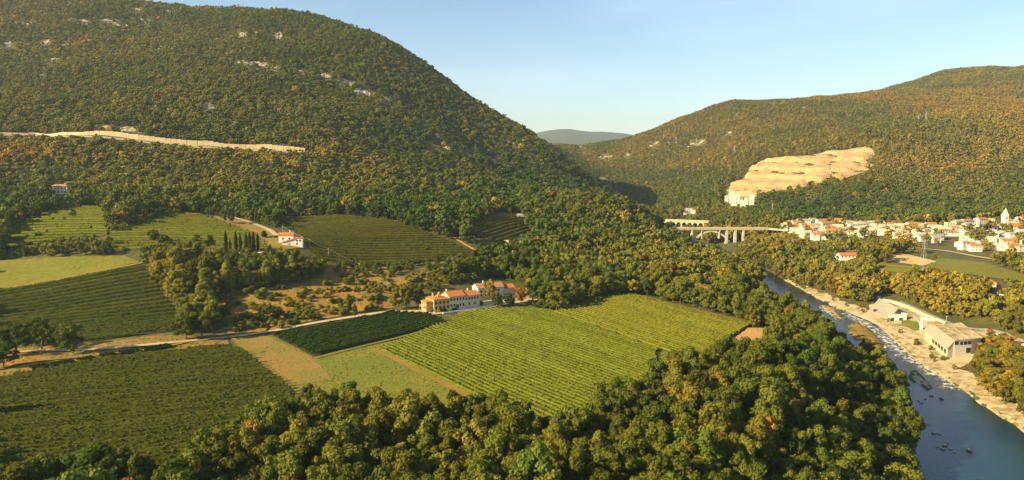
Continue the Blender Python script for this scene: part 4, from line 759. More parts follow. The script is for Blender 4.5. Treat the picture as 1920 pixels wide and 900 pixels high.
# ------------------------------------------------------------------ hillside road with its retaining wall
HS, hsS = ribbon('road', [(p[0], p[1]-7) for p in wallW], 5, M['asphalt'], 1.0, 'narrow road cut along the left mountain below the retaining wall')
rw = empty('retaining_wall', G(*wallW[1])); tag(rw, 'long pale concrete retaining wall along the road across the left mountain', 'retaining wall'); o0 = Vector(rw.location)
P = [np.array(p) for p in wallW]; seg = []
for i in range(1, len(P)-1):
    k = max(1, round(np.hypot(*(P[i+1]-P[i]))/7.5)); seg += [P[i]+(P[i+1]-P[i])*j/k for j in range(k)]
seg.append(P[-1])
for i in range(len(seg)-1):
    a, b_ = seg[i], seg[i+1]; ua = float(proj(a[0], a[1], 120)[0]); hh = float(np.interp(ua, [-30, 60, 150, 200, 300, 350, 400, 572], [1.5, .6, 2.6, 4.2, 6.0, 5.8, 4.2, 5.4]))
    hh += rng.uniform(-.25, .25); d = b_-a; ln = np.hypot(*d); nv = np.array([-d[1], d[0]])/ln; pr = rng.uniform(0, .3); a2 = a+d*.012; b2 = b_-d*.012
    zb = min(float(h(*a)), float(h(*b_)))
    A_, B_, C_, D_ = a2-nv*pr, b2-nv*pr, b2+nv*1.4, a2+nv*1.4; V = [(q[0]-o0.x, q[1]-o0.y, zb-2-o0.z) for q in (A_, B_, C_, D_)]+[(q[0]-o0.x, q[1]-o0.y, zb+2.2+hh-o0.z) for q in (A_, B_, C_, D_)]
    meshobj('wall_panel', V, [(0, 3, 2, 1), (4, 5, 6, 7), (0, 1, 5, 4), (1, 2, 6, 5), (2, 3, 7, 6), (3, 0, 4, 7)], M['wall_panel'], rw)

# ------------------------------------------------------------------ houses
wm = MB(); wm.box(-.6, -.06, -.75, .6, .06, .75); WIN = wm.build('window', M['shutter']).data; bpy.data.objects.remove(bpy.data.objects['window'])
pm_ = MB(); pm_.box(-.45, -.09, -.6, .45, .02, .6); PANE = pm_.build('pane', M['glass']).data; bpy.data.objects.remove(bpy.data.objects['pane'])
def window(parent, x, y, z, rz, s=1., sz=None, pane=True):
    o = share('window', WIN, (x, y, z), (0, 0, rz), (s, 1, sz or s), parent)
    if pane: share('pane', PANE, (0, 0, 0), parent=o)
    return o
def body(t, w_, d, hh, rh, roof, wmat, rmat, ox=0, oy=0, oz=0, ov=.5, chim=()):
    x0, x1, y0, y1 = ox-w_/2, ox+w_/2, oy-d/2, oy+d/2; m = MB(); r = MB(); th = .22
    if roof == 'gable':
        m.add([(x0, y0, oz-4), (x1, y0, oz-4), (x1, y1, oz-4), (x0, y1, oz-4), (x0, y0, oz+hh), (x1, y0, oz+hh), (x1, y1, oz+hh), (x0, y1, oz+hh), (x0, oy, oz+hh+rh), (x1, oy, oz+hh+rh)],
              [(0, 1, 5, 4), (2, 3, 7, 6), (1, 2, 6, 9, 5), (3, 0, 4, 8, 7), (0, 3, 2, 1), (4, 5, 9, 8), (6, 7, 8, 9)])
        sl_ = rh/(d/2); zl = oz+hh-ov*sl_+.05; zr = oz+hh+rh+.05
        for sgn in (-1, 1):
            ye = oy+sgn*(d/2+ov); r.add([(x0-ov, ye, zl), (x1+ov, ye, zl), (x1+ov, oy, zr), (x0-ov, oy, zr), (x0-ov, ye, zl+th), (x1+ov, ye, zl+th), (x1+ov, oy, zr+th), (x0-ov, oy, zr+th)], [(0, 3, 2, 1), (4, 5, 6, 7), (0, 1, 5, 4), (1, 2, 6, 5), (2, 3, 7, 6), (3, 0, 4, 7)])
    else:
        m.box(x0, y0, oz-4, x1, y1, oz+hh)
        if roof == 'hip':
            k = min(d, w_)/2*.95; z0_ = oz+hh; a = (x0-ov, y0-ov), (x1+ov, y0-ov), (x1+ov, y1+ov), (x0-ov, y1+ov)
            rg = [(x0+k, oy), (x1-k, oy)] if w_ >= d else [(ox, y0+k), (ox, y1-k)]
            V = [(q[0], q[1], z0_) for q in a]+[(q[0], q[1], z0_+.25) for q in a]+[(q[0], q[1], z0_+.25+rh) for q in rg]
            fs = [(4, 5, 9, 8), (5, 6, 9), (6, 7, 8, 9), (7, 4, 8)] if w_ >= d else [(4, 5, 8), (5, 6, 9, 8), (6, 7, 9), (7, 4, 8, 9)]
            r.add(V, [(0, 3, 2, 1), (0, 1, 5, 4), (1, 2, 6, 5), (2, 3, 7, 6), (3, 0, 4, 7)]+fs)
        elif roof == 'shed':
            r.add([(x0-ov, y0-ov, oz+hh), (x1+ov, y0-ov, oz+hh+rh), (x1+ov, y1+ov, oz+hh+rh), (x0-ov, y1+ov, oz+hh), (x0-ov, y0-ov, oz+hh+th), (x1+ov, y0-ov, oz+hh+rh+th), (x1+ov, y1+ov, oz+hh+rh+th), (x0-ov, y1+ov, oz+hh+th)], [(0, 3, 2, 1), (4, 5, 6, 7), (0, 1, 5, 4), (1, 2, 6, 5), (2, 3, 7, 6), (3, 0, 4, 7)])
            m.add([(x0+.02, y0+.02, oz+hh), (x1-.02, y0+.02, oz+hh), (x1-.02, y0+.02, oz+hh+rh), (x0+.02, y1-.02, oz+hh), (x1-.02, y1-.02, oz+hh), (x1-.02, y1-.02, oz+hh+rh)], [(0, 1, 2), (3, 5, 4), (1, 4, 5, 2)])
        else:
            r.box(x0-.25, y0-.25, oz+hh, x1+.25, y1+.25, oz+hh+.5)
    m.build('wall', wmat, t); ro = r.build('roof', rmat, t)
    for cx, cy in chim:
        c_ = MB(); c_.box(cx-.4, cy-.4, oz+hh, cx+.4, cy+.4, oz+hh+rh+1.3); c_.box(cx-.55, cy-.55, oz+hh+rh+1.3, cx+.55, cy+.55, oz+hh+rh+1.5); c_.build('chimney', wmat, ro)
    return ro
# the villa by the vineyards
p1 = at_z(814, 585, 1.0); p2 = at_z(900, 573, 1.5); va = math.atan2(p2[1]-p1[1], p2[0]-p1[0]); LV_ = float(np.hypot(*(p2-p1)[:2]))
vl = empty('villa', (p1[0], p1[1], 1.2), va); tag(vl, 'long cream villa with three stepped orange tiled roofs beside the central vineyard', 'villa')
b1, b2, b3 = LV_*.33, LV_*.34, LV_*.33; DP = 11.5
body(vl, b1, DP, 7.6, 2.0, 'hip', M['plaster_ochre'], M['tile'], b1/2, DP/2, chim=[(2.5, 6.5), (4.5, 3), (8, 8)])
body(vl, b2, DP, 8.6, 2.5, 'gable', M['plaster_cream'], M['tile'], b1+b2/2+.02, DP/2+.15, chim=[(b1+1.5, 7)])
body(vl, b3, DP-.6, 8.0, 2.2, 'gable', M['plaster_cream'], M['tile'], b1+b2+b3/2+.04, DP/2+.3, chim=[(b1+b2+6, 7)])
body(vl, 4.6, 7, 6.2, 1.2, 'hip', M['plaster_ochre'], M['tile'], -2.35, 5.6)
for i in range(4): window(vl, 1.6+i*2.9, -.02, 5.6, 0, 1.25); window(vl, 1.6+i*2.9, -.02, 2.3, 0, 1.2, 1.4)
for i in range(5): window(vl, b1+1.4+i*2.3, .13, 6.6, 0, 1.05, 1.25)
for i in (0, 1, 3, 4): window(vl, b1+1.4+i*2.3, .13, 2.6, 0, 1.05, 1.25)
for i in range(5): window(vl, b1+b2+1.3+i*2.2, .58, 6.0, 0, 1.0, 1.2)
for i in (1, 3): window(vl, b1+b2+1.3+i*2.2, .58, 2.5, 0, 1.0, 1.2)
for j in (2.4, 5.6): window(vl, -4.68, 4.0, j-.6, math.pi/2, 1.1, 1.3); window(vl, -4.68, 7.2, j-.6, math.pi/2, 1.1, 1.3)
for i in range(2): window(vl, -.03, 1.0+i*.01, 5.4-3.2*i, math.pi/2, .9)
dm = MB(); dm.box(b1+4.9, .0, 0, b1+7.1, .3, 3.0); dm.build('door', M['shutter'], vl)
bm_ = MB(); bm_.box(-6.6, 2.8, 3.3, -4.72, 8.4, 3.5); [bm_.box(-6.5, 2.9+i*.9, 3.5, -6.42, 2.98+i*.9, 4.4) for i in range(7)]; bm_.box(-6.55, 2.8, 4.4, -6.38, 8.4, 4.5); bm_.box(-6.5, 2.9, -1, -6.3, 3.1, 3.3); bm_.box(-6.5, 8.1, -1, -6.3, 8.3, 3.3); bm_.build('balcony', M['concrete'], vl)
# rear building
p = at_z(925, 556, 1.5); rb = empty('farm_building', (p[0], p[1], 1.5), va*.75); tag(rb, 'rear farm building with old orange roofs half hidden by the golden tree', 'building')
body(rb, 20, 11, 7.2, 2.6, 'gable', M['plaster_white'], M['tile_old'], -3, 3, chim=[(-6, 5)]); body(rb, 9, 9, 5.8, 2, 'gable', M['plaster_cream'], M['tile'], 11.6, 3)
for i in range(5): window(rb, -10.5+i*3.4, -2.53, 5, 0, 1.1); window(rb, -10.5+i*3.4, -2.53, 2, 0, 1.1)
window(rb, -13.03, 2, 5, math.pi/2); window(rb, -13.03, 5, 5, math.pi/2)
# garden wall along the lane
gw, gs = ribbon('x', [hit(u, v) for u, v in [(830, 589), (870, 583), (905, 577), (925, 573)]], .4, M['stone'], 0, 'x'); bpy.data.objects.remove(gw)
g = MB()
for i in range(len(gs)-1): a, b_ = gs[i], gs[i+1]; za = float(h(*a)); g.bar((a[0], a[1], za+.6), (b_[0], b_[1], float(h(*b_))+.6), .6, 4)
tag(g.build('garden_wall', M['plaster_white']), 'low pale wall edging the lane below the villa', 'wall')
# small farmhouse
p = hit(546, 459); fh = empty('farmhouse', (p[0], p[1], p[2]), R(8)); tag(fh, 'small white farmhouse with two orange roofs above the scrub wood', 'farmhouse')
body(fh, 11.5, 7.5, 7.0, 1.9, 'gable', M['plaster_white'], M['tile'], -4.6, 7.6, oz=.4, ov=.4, chim=[(-2, 8)])
body(fh, 9, 6.5, 2.6, 2.6, 'shed', M['plaster_white'], M['tile'], -1.6, -1.2, ov=.6)
body(fh, 6.6, 6.5, 5.5, .01, 'flat', M['plaster_white'], M['tile'], 6.25, -1.25)
for (wx, wz) in ((5.2, 3.9), (5.2, 1.3), (7.6, 3.9)): window(fh, wx, -4.53, wz, 0, 1.0)
window(fh, -10.38, 6.5, 4.5, math.pi/2, 1); window(fh, -10.38, 9.2, 4.5, math.pi/2, 1); window(fh, -7, 3.82, 4.8, 0); window(fh, -2, 3.82, 4.8, 0)
q = MB(); q.box(-5.2, -4.2, -1, -4.9, -3.9, 2.7); q.box(-2.2, -5, -1, -1.9, -4.7, 2.9); q.build('porch_post', M['wood'], fh)
# house on the wooded slope
p = hit(114, 364); hh_ = empty('hillside_house', (p[0], p[1], p[2]-.5), R(6)); tag(hh_, 'white hillside house with a brown hipped roof alone among the trees at left', 'house')
body(hh_, 19, 10, 9.6, 2.2, 'hip', M['plaster_white'], M['tile_old'], chim=[(5, 1)], ov=.9)
for i in range(5): window(hh_, -7.4+i*3.7, -5.03, 7.3, 0, 1.1, 1.3)
for i in range(1, 5): window(hh_, -7.4+i*3.7, -5.03, 3.4, 0, 1.3, 1.6)
q = MB(); q.box(-9.5, -7.4, 1.0, 9.5, -5.04, 1.3); [q.box(-9.4+i*3.7, -7.3, -3, -9.1+i*3.7, -7.0, 1.0) for i in range(6)]; q.build('terrace', M['concrete'], hh_)

def simple_house(name, label, cat, group, u, v, wpx, hpx, rot, roof, wmat, rmat, dep=None, rh=None, floors=2, z_=None, win=True):
    p = hit(u, v); d = p[1]; w_ = wpx/F*d; hh = hpx/F*d; dep = dep or max(6, min(11, w_*.7)); rh = (rh if rh is not None else min(w_, dep)*.23)
    t = empty(name, (p[0], p[1]+dep/2, p[2]), rot); body(t, w_, dep, hh, rh, roof, M[wmat], M[rmat], ov=.45)
    if win:
        nx_ = max(2, int(w_/3.6)); fl = max(1, int(hh/3.1))
        for f_ in range(fl):
            for i in range(min(nx_, 6)): window(t, -w_/2+w_*(i+.5)/min(nx_, 6), -dep/2-.03, hh-1.5-f_*3.0, 0, 1.0, pane=False)
            window(t, -w_/2-.03, 0, hh-1.5-f_*3.0, math.pi/2, 1.0, pane=False)
    return tag(t, label, cat, group)
simple_house('house', 'white house with a long red roof alone in the wood across the river', 'house', None, 1592, 487, 34, 8, R(3), 'gable', 'plaster_white', 'tile', dep=10, rh=2.6)
simple_house('shed', 'low pale shed at the left end of the red roofed house', 'shed', None, 1576, 488, 13, 5, R(-14), 'gable', 'plaster_white', 'concrete', dep=7, rh=1.4)
simple_house('house', 'cream house with an orange roof among the trees near the right edge', 'house', None, 1861, 538, 18, 8, R(-20), 'hip', 'plaster_cream', 'tile', dep=8, rh=2.2)
simple_house('house', 'small white house below the orange roofed one near the right edge', 'house', None, 1882, 554, 17, 8, R(-25), 'gable', 'plaster_white', 'tile', dep=8, rh=1.8)
simple_house('house', 'white house by the forest edge above the old viaduct', 'house', None, 1290, 402, 17, 9, R(5), 'gable', 'plaster_white', 'concrete', dep=9, rh=2)
simple_house('house', 'lower white wing right of the house above the old viaduct', 'house', None, 1303, 400, 10, 5, R(-10), 'gable', 'plaster_white', 'concrete', dep=8, rh=1.5)
simple_house('house', 'tiny white house in the shadow left of the old viaduct', 'house', None, 1244, 397, 7, 4, 0, 'gable', 'plaster_white', 'grey_roof', dep=6, rh=1.2)
simple_house('house', 'tiny white house beneath the light clearing in the far gorge', 'house', None, 1312, 321, 8, 5, 0, 'gable', 'plaster_white', 'grey_roof', dep=8, rh=2, win=False)
simple_house('barn', 'small grey roofed barn among the trees above the woodland clearing', 'barn', None, 978, 410, 17, 6, R(5), 'gable', 'plaster_cream', 'grey_roof', dep=7, rh=1.6)
simple_house('shed', 'small pale shed below the woodland clearing', 'shed', None, 950, 457, 9, 4, R(-5), 'gable', 'plaster_white', 'concrete', dep=4, rh=1)
for k, (u, v, wpx, hp, lb) in enumerate([(1376, 416, 16, 7, 'white house with two dark windows left of the town'), (1391, 418, 9, 5, 'small white house between two larger ones above the bridge'), (1408, 415, 26, 5, 'long low white building above the road bridge'), (1425, 415, 14, 4, 'low white annex at the right end of the long building'),
                                     (1362, 411, 8, 3, 'small low pale house at the left end above the bridge'), (1505, 412, 16, 4, 'low white building up behind the town on the left'), (1524, 412, 10, 6, 'cream house up behind the town on the left'), (1560, 411, 8, 3, 'tiny white hut behind the town'), (1612, 412, 12, 3, 'low white shed at the forest foot behind the town'), (1738, 408, 22, 3, 'thin white shed alone in the green forest above the town'), (1352, 424, 4, 6, 'small pale pillar shaped kiosk above the road bridge')]):
    simple_house('house', lb, 'house', None, u, v, wpx, hp, R([5, -8, 3][k % 3]), 'gable' if k % 2 else 'hip', 'plaster_white', ['concrete', 'tile_old'][k % 2], dep=8, rh=1.6, win=k < 4)
# the town: landmark buildings first
TG = 'houses of the town'
LM = [(1474, 432, 15, 12, -.1, 'flat', 'plaster_white', 'concrete', 'white block at the left end of the town beside the bridge road'),
      (1492, 433, 24, 9, .15, 'gable', 'plaster_white', 'tile', 'long white house with orange roof second in the town from the bridge'),
      (1526, 434, 26, 9, -.15, 'hip', 'plaster_cream', 'tile', 'wide cream house under the broad orange roof at the left of the town'),
      (1507, 431, 12, 11, .1, 'gable', 'plaster_white', 'tile_old', 'tall narrow white gabled house left of the broad orange roof'),
      (1684, 447, 17, 15, -.08, 'flat', 'plaster_cream', 'concrete', 'square cream apartment block standing tallest in the middle of the town'),
      (1697, 445, 8, 12, -.08, 'flat', 'plaster_ochre', 'concrete', 'narrow ochre block touching the square apartment block'),
      (1758, 434, 20, 11, 0, 'flat', 'plaster_white', 'concrete', 'white cubic building behind the long hall'),
      (1783, 430, 15, 12, 0, 'flat', 'plaster_cream', 'concrete', 'cream tower like building right of the white cube'),
      (1792, 443, 70, 7, -.05, 'gable', 'plaster_white', 'tile_old', 'very long white hall with a brown roof right of the town centre'),
      (1746, 452, 52, 9, .2, 'gable', 'plaster_white', 'grey_roof', 'long white building in front row left of the dark tree group'),
      (1588, 431, 26, 7, 0, 'gable', 'plaster_white', 'tile', 'long white building with small white box on its roof'),
      (1810, 469, 17, 15, .2, 'gable', 'plaster_white', 'grey_roof', 'left white house of the pair nearest the road'),
      (1832, 472, 20, 11, -.15, 'gable', 'plaster_white', 'tile', 'right white house of the pair nearest the road'),
      (1862, 466, 28, 8, .05, 'hip', 'plaster_white', 'grey_roof', 'wide white bungalow right of the pair nearest the road'),
      (1902, 460, 40, 8, -.1, 'gable', 'plaster_white', 'tile', 'long white house with orange roof at the right of the front row'),
      (1908, 434, 26, 10, 0, 'gable', 'plaster_white', 'tile', 'white church house right beside the bell tower'),
      (1925, 428, 26, 9, .1, 'gable', 'plaster_cream', 'tile', 'cream building with orange roof at the right edge behind the church')]
for q in LM: simple_house('house', q[8], 'house', TG, q[0], q[1], q[2], q[3], q[4], q[5], q[6], q[7])
ru_ = random.Random(11)
upper = [(1465, 425), (1560, 424), (1600, 424), (1700, 432), (1770, 432), (1850, 421), (1925, 420)]; lower = [(1500, 444), (1540, 452), (1600, 444), (1650, 443), (1690, 447), (1760, 455), (1800, 462), (1850, 468), (1925, 474)]
taken = [(q[0], q[1]) for q in LM]+[(1883, 430)]
rowsn = ['back', 'upper', 'middle', 'lower', 'front']
for r in range(5):
    L_ = []; u = 1476+r*6
    while u < 1925:
        f_ = r/4; v = np.interp(u, *zip(*upper))*(1-f_)+np.interp(u, *zip(*lower))*f_+ru_.uniform(-1.5, 1.5)
        if all(abs(u-a)/13+abs(v-b_)/4 > 1 for a, b_ in taken) and not (r == 4 and u < 1505) and not (1770 < u < 1800 and v > 446) and not (1822 < u < 1862 and 426 < v < 452): L_.append((u, v)); taken.append((u, v))
        u += ru_.uniform(12, 20)
    for k, (u, v) in enumerate(L_):
        wl_ = ru_.choice(['plaster_white', 'plaster_white', 'plaster_white', 'plaster_cream']); rf = ru_.choice(['tile', 'tile_old', 'tile_old', 'grey_roof', 'concrete', 'concrete', 'concrete']); ty = ru_.choice(['gable', 'gable', 'hip', 'flat' if rf == 'concrete' else 'hip'])
        lb = f"{'white' if wl_ == 'plaster_white' else 'cream'} house with {dict(tile='an orange', tile_old='a brown', grey_roof='a grey', concrete='a pale')[rf]} roof, {ordw(k+1)} from left in the town's {rowsn[r]} row"
        simple_house('house', lb, 'house', TG, u, v, ru_.uniform(12, 24), ru_.uniform(8, 12), ru_.uniform(-.3, .3), ty, wl_, rf, dep=ru_.uniform(8, 12))
# bell tower
p = hit(1883, 432); bt = empty('church_tower', (p[0], p[1], p[2]), R(5)); bt.scale = (1.08, 1.08, 1.0); tag(bt, 'white church bell tower with a pointed spire rising over the town', 'church tower')
q = MB(); q.box(-2.9, -2.9, -4, 2.9, 2.9, 20.8); q.build('wall', M['plaster_white'], bt); q = MB(); q.box(-3.2, -3.2, 20.8, 3.2, 3.2, 21.3); q.build('cornice', M['plaster_white'], bt)
q = MB(); q.add([(-2.9, -2.9, 21.3), (2.9, -2.9, 21.3), (2.9, 2.9, 21.3), (-2.9, 2.9, 21.3), (0, 0, 31.5)], [(0, 1, 4), (1, 2, 4), (2, 3, 4), (3, 0, 4), (0, 3, 2, 1)]); q.build('spire', M['plaster_white'], bt)
q = MB(); q.bar((0, 0, 31), (0, 0, 32.8), .1); q.bar((-.5, 0, 32.2), (.5, 0, 32.2), .1); q.build('cross', M['metal'], bt)
window(bt, 0, -2.93, 17.4, 0, 1.3, 1.5); window(bt, -2.93, 0, 17.4, math.pi/2, 1.3, 1.5)
q = MB(); n = 14; q.add([(1.0*math.cos(i*2*math.pi/n), -2.96, 13+1.0*math.sin(i*2*math.pi/n)) for i in range(n)]+[(1.0*math.cos(i*2*math.pi/n), -2.88, 13+1.0*math.sin(i*2*math.pi/n)) for i in range(n)], [tuple(range(n))]+[(i, n+i, n+(i+1) % n, (i+1) % n) for i in range(n)]); q.build('clock_face', M['concrete'], bt)

# ------------------------------------------------------------------ riverside hall (lies at a slant to the river)
q0 = at_z(1782, 668, -20.4); q1 = at_z(1737, 630, -20.4); q2 = at_z(1826, 664, -20.4)
ax = (q2-q0)[:2]; ay = (q1-q0)[:2]; ang_ = math.atan2(ax[1], ax[0]); LX = 16.; ay_l = np.hypot(*ay); skew = math.atan2(ay[1], ay[0])
hall = empty('riverside_hall', (q0[0], q0[1], -20.4), 0); tag(hall, 'white riverside hall with flat tan roof terrace and sloping grey side roof', 'hall')
ux = np.array([math.cos(ang_), math.sin(ang_)]); uy = np.array([math.cos(skew), math.sin(skew)])
def hp(a, b_, z): q = ux*a+uy*b_; return (q[0], q[1], z)
LY = float(ay_l)
def pbox(a0, b0, z0, a1, b1, z1, m_):
    m_.add([hp(a0, b0, z0), hp(a1, b0, z0), hp(a1, b1, z0), hp(a0, b1, z0), hp(a0, b0, z1), hp(a1, b0, z1), hp(a1, b1, z1), hp(a0, b1, z1)], [(0, 3, 2, 1), (4, 5, 6, 7), (0, 1, 5, 4), (1, 2, 6, 5), (2, 3, 7, 6), (3, 0, 4, 7)]); return m_
pbox(2.5, 0, -4, LX, LY*.80, 9.5, MB()).build('wall', M['plaster_white'], hall)
m_ = pbox(2.2, -.5, 9.5, LX+8, LY*.82, 10.1, MB()); [pbox(4+i*5, 0, 10.1, 4.6+i*5, LY*.80, 10.35, m_) for i in range(5)]; m_.build('roof_terrace', M['gravel'], hall)
pbox(LX, 1, -4, LX+7.6, LY*.78, 9.4, MB()).build('rear_wing', M['plaster_cream'], hall)
m_ = MB(); m_.add([hp(-2.5, .3, 4.6), hp(2.45, .3, 8.9), hp(2.45, LY*.98, 8.9), hp(-2.5, LY*.98, 4.6), hp(-2.5, .3, 4.9), hp(2.45, .3, 9.2), hp(2.45, LY*.98, 9.2), hp(-2.5, LY*.98, 4.9)], [(0, 3, 2, 1), (4, 5, 6, 7), (0, 1, 5, 4), (1, 2, 6, 5), (2, 3, 7, 6), (3, 0, 4, 7)]); m_.build('side_roof', M['grey_roof'], hall)
m_ = pbox(-2.2, .6, -4, 2.4, LY*.96, 4.5, MB()); m_.add([hp(-2.2, .6, 4.5), hp(2.4, .6, 4.5), hp(2.4, .6, 8.7)], [(0, 1, 2)]); m_.build('side_aisle', M['concrete'], hall)
for i in range(5):
    t_ = LY*(.06+.12*i); m_ = pbox(-2.35, t_, .8, -2.15, t_+LY*.085, 3.4, MB()); m_.build('window', M['glass'], hall)
for i in range(3): pbox(7+i*3.0, -.12, 6.6, 9.2+i*3.2, .1, 8.5, MB()).build('window', M['glass'], hall)
for i in range(1): pbox(12+i*6, -.12, 1.2, 15.6+i*6, .1, 4.4, MB()).build('window', M['glass'], hall)
pbox(2.6, -.14, 7.0, 5.6, .1, 9.0, MB()).build('window', M['glass'], hall)
simple_house('club_house', 'white club house with a red hipped roof behind the riverside hall', 'club house', None, 1762, 622, 26, 9, R(-28), 'hip', 'plaster_white', 'tile', dep=10, rh=3.2)
p = hit(1738, 618); g = empty('gateway', (p[0], p[1], p[2]), R(-20)); m_ = MB(); m_.box(-4.5, -1, -2, -3, 1, 7); m_.box(3, -1, -2, 4.5, 1, 7); m_.box(-4.5, -1, 7, 4.5, 1, 8.6); m_.build('frame', M['plaster_white'], g); m_ = MB(); m_.box(-4.9, -1.3, 8.6, 4.9, 1.3, 9); m_.build('coping', M['concrete'], g); tag(g, 'white portal frame beside the red roofed club house', 'gateway')
# sloping slab and the pale block at its end
sl4 = [(1628, 584), (1648, 571), (1684, 590), (1668, 600)]; pp = [hit(u, v) for u, v in sl4]
V = [(q[0], q[1], q[2]+(5.4 if i in (1, 2) else .8)) for i, q in enumerate(pp)]; V += [(a, b_, c_-7) for a, b_, c_ in V]
sb = empty('concrete_slipway', pp[0]); o0 = Vector(pp[0]); meshobj('slab', [Vector(q)-o0 for q in V], [(0, 1, 2, 3)[::-1], (4, 5, 6, 7), (0, 1, 5, 4), (1, 2, 6, 5), (2, 3, 7, 6), (3, 0, 4, 7)], M['grey_roof'], sb)
m_ = MB(); a, b_ = Vector(V[1])-o0, Vector(V[2])-o0
for i in range(13): c_ = a+(b_-a)*i/12; m_.bar(c_+Vector((0, 0, -.5)), c_+Vector((0, 0, 1.1)), .12)
m_.bar(a+Vector((0, 0, 1)), b_+Vector((0, 0, 1)), .12); m_.build('railing', M['dark_paint'], sb); tag(sb, 'large sloping grey concrete slab on the right bank of the river', 'slipway')
p = hit(1682, 600); g = empty('pump_house', (p[0], p[1], p[2]), R(-22)); m_ = MB(); m_.box(-6, -3, -2, 6, 3, 3.8); m_.box(3, -2.6, 3.8, 6, 2.6, 5.6); m_.build('wall', M['plaster_white'], g)
m_ = MB(); m_.box(-6.3, -3.3, 3.8, 2.9, 3.3, 4.2); m_.build('roof', M['concrete'], g); m_ = MB(); m_.box(-4.5, -3.1, -.5, -2.3, -2.9, 2.3); m_.build('door', M['glass'], g); m_ = MB(); m_.box(1, -3.1, -.5, 3.8, -2.9, 2.6); m_.build('door', M['glass'], g); tag(g, 'low white pump house at the downstream end of the sloping slab', 'building')
# pale embankment wall by the road
m_, S_2 = ribbon('x', [hit(u, v) for u, v in [(1640, 561), (1690, 574), (1735, 594), (1775, 610)]], .5, M['concrete'], 0, 'x'); bpy.data.objects.remove(m_)
ew = empty('embankment_wall', (S_2[0][0], S_2[0][1], -20)); tag(ew, 'bright embankment wall holding up the road above the sloping slab', 'wall')
st_ = S_2[::2]
for i in range(len(st_)-1):
    a, b_ = st_[i], st_[i+1]; d = (b_-a); nv = np.array([-d[1], d[0]])/np.hypot(*d); V = []
    for zz in (-24, float(h(*a))+2.4+rng.uniform(-.15, .15)):
        for q in (a+d*.01-nv*.4, b_-d*.01-nv*.4, b_-d*.01+nv*.4, a+d*.01+nv*.4): V.append((q[0]-ew.location.x, q[1]-ew.location.y, zz+20))
    meshobj('wall_panel', V, [(0, 3, 2, 1), (4, 5, 6, 7), (0, 1, 5, 4), (1, 2, 6, 5), (2, 3, 7, 6), (3, 0, 4, 7)], M['concrete'], ew)

# ------------------------------------------------------------------ bridges
a, b_, c_ = at_d(1250, 428, 1100), at_d(1440, 427, 1100), at_d(1500, 433, 1085); zd = a[2]
br = empty('road_bridge', a); tag(br, 'long concrete road bridge with one big arch over the river gorge', 'bridge')
L0 = b_[0]-a[0]; px1 = lambda u: (u-1250)/190*L0
m_ = MB(); m_.box(0, -4.5, -1.9, L0, 4.5, 0); m_.box(0, -4.9, 0, L0, -4.5, 1.1); m_.box(0, 4.5, 0, L0, 4.9, 1.1); m_.build('deck', M['concrete'], br)
m_ = MB(); m_.add([(L0+.02, -4.5, -1.9), (c_[0]-a[0], c_[1]-a[1]-4.5, c_[2]-a[2]-1.5), (c_[0]-a[0], c_[1]-a[1]+4.5, c_[2]-a[2]-1.5), (L0+.02, 4.5, -1.9), (L0+.02, -4.5, .6), (c_[0]-a[0], c_[1]-a[1]-4.5, c_[2]-a[2]+.5), (c_[0]-a[0], c_[1]-a[1]+4.5, c_[2]-a[2]+.5), (L0+.02, 4.5, .6)], [(0, 3, 2, 1), (4, 5, 6, 7), (0, 1, 5, 4), (1, 2, 6, 5), (2, 3, 7, 6), (3, 0, 4, 7)]); m_.build('approach', M['concrete'], br)
xa, xb = px1(1300), px1(1367); n = 22; bot = -17.5; V = []
for i in range(n+1):
    t = i/n; xx = xa+(xb-xa)*t; zz = bot+(-2.9-bot)*(1-(2*t-1)**2); th = 2.3+1.2*abs(2*t-1)
    V += [(xx, -3.2, zz), (xx, 3.2, zz), (xx, 3.2, zz-th), (xx, -3.2, zz-th)]
meshobj('arch', V, [(4*i+j, 4*i+4+j, 4*i+4+(j+1) % 4, 4*i+(j+1) % 4) for i in range(n) for j in range(4)], M['concrete'], br)
for u, zb, wv_ in ((1297, -16, 1.2), (1315, -7.5, .6), (1348, -7, .6), (1362, -18, 1.5), (1378, -20, 1.7), (1393, -12, 1.3)):
    m_ = MB(); m_.box(px1(u)-wv_, -4, zb-8, px1(u)+wv_, 4, -1.92); m_.build('pier', M['concrete'], br)
va_ = at_d(1228, 411, 1290); vb_ = at_d(1320, 416.5, 1250); vd = empty('railway_viaduct', va_, math.atan2(vb_[1]-va_[1], vb_[0]-va_[0])); tag(vd, 'old stone railway viaduct with round arches behind the road bridge', 'viaduct')
LVv = math.hypot(vb_[0]-va_[0], vb_[1]-va_[1]); nb = 9; bw = LVv/nb; m_ = MB(); m_.box(-20, -3, -2.6, LVv+8, 3, 0); m_.box(-20, -3.4, 0, LVv+8, -3, .9); m_.box(-20, 3, 0, LVv+8, 3.4, .9); m_.build('deck', M['stone'], vd)
for i in range(nb+1): m_ = MB(); m_.box(i*bw-1.1, -2.8, -26, i*bw+1.1, 2.8, -2.62); m_.build('pier', M['stone'], vd)
for i in range(nb):
    V = []; n = 12; r_ = bw/2-1.12
    for k in range(n+1):
        t = math.pi*k/n; xx = (i+.5)*bw-r_*math.cos(t); zz = -3.4-r_+r_*math.sin(t); V += [(xx, -2.7, zz), (xx, 2.7, zz), (xx, 2.7, -2.63), (xx, -2.7, -2.63)]
    meshobj('arch', V, [(4*k+j, 4*k+4+j, 4*k+4+(j+1) % 4, 4*k+(j+1) % 4) for k in range(n) for j in range(4)], M['stone'], vd)

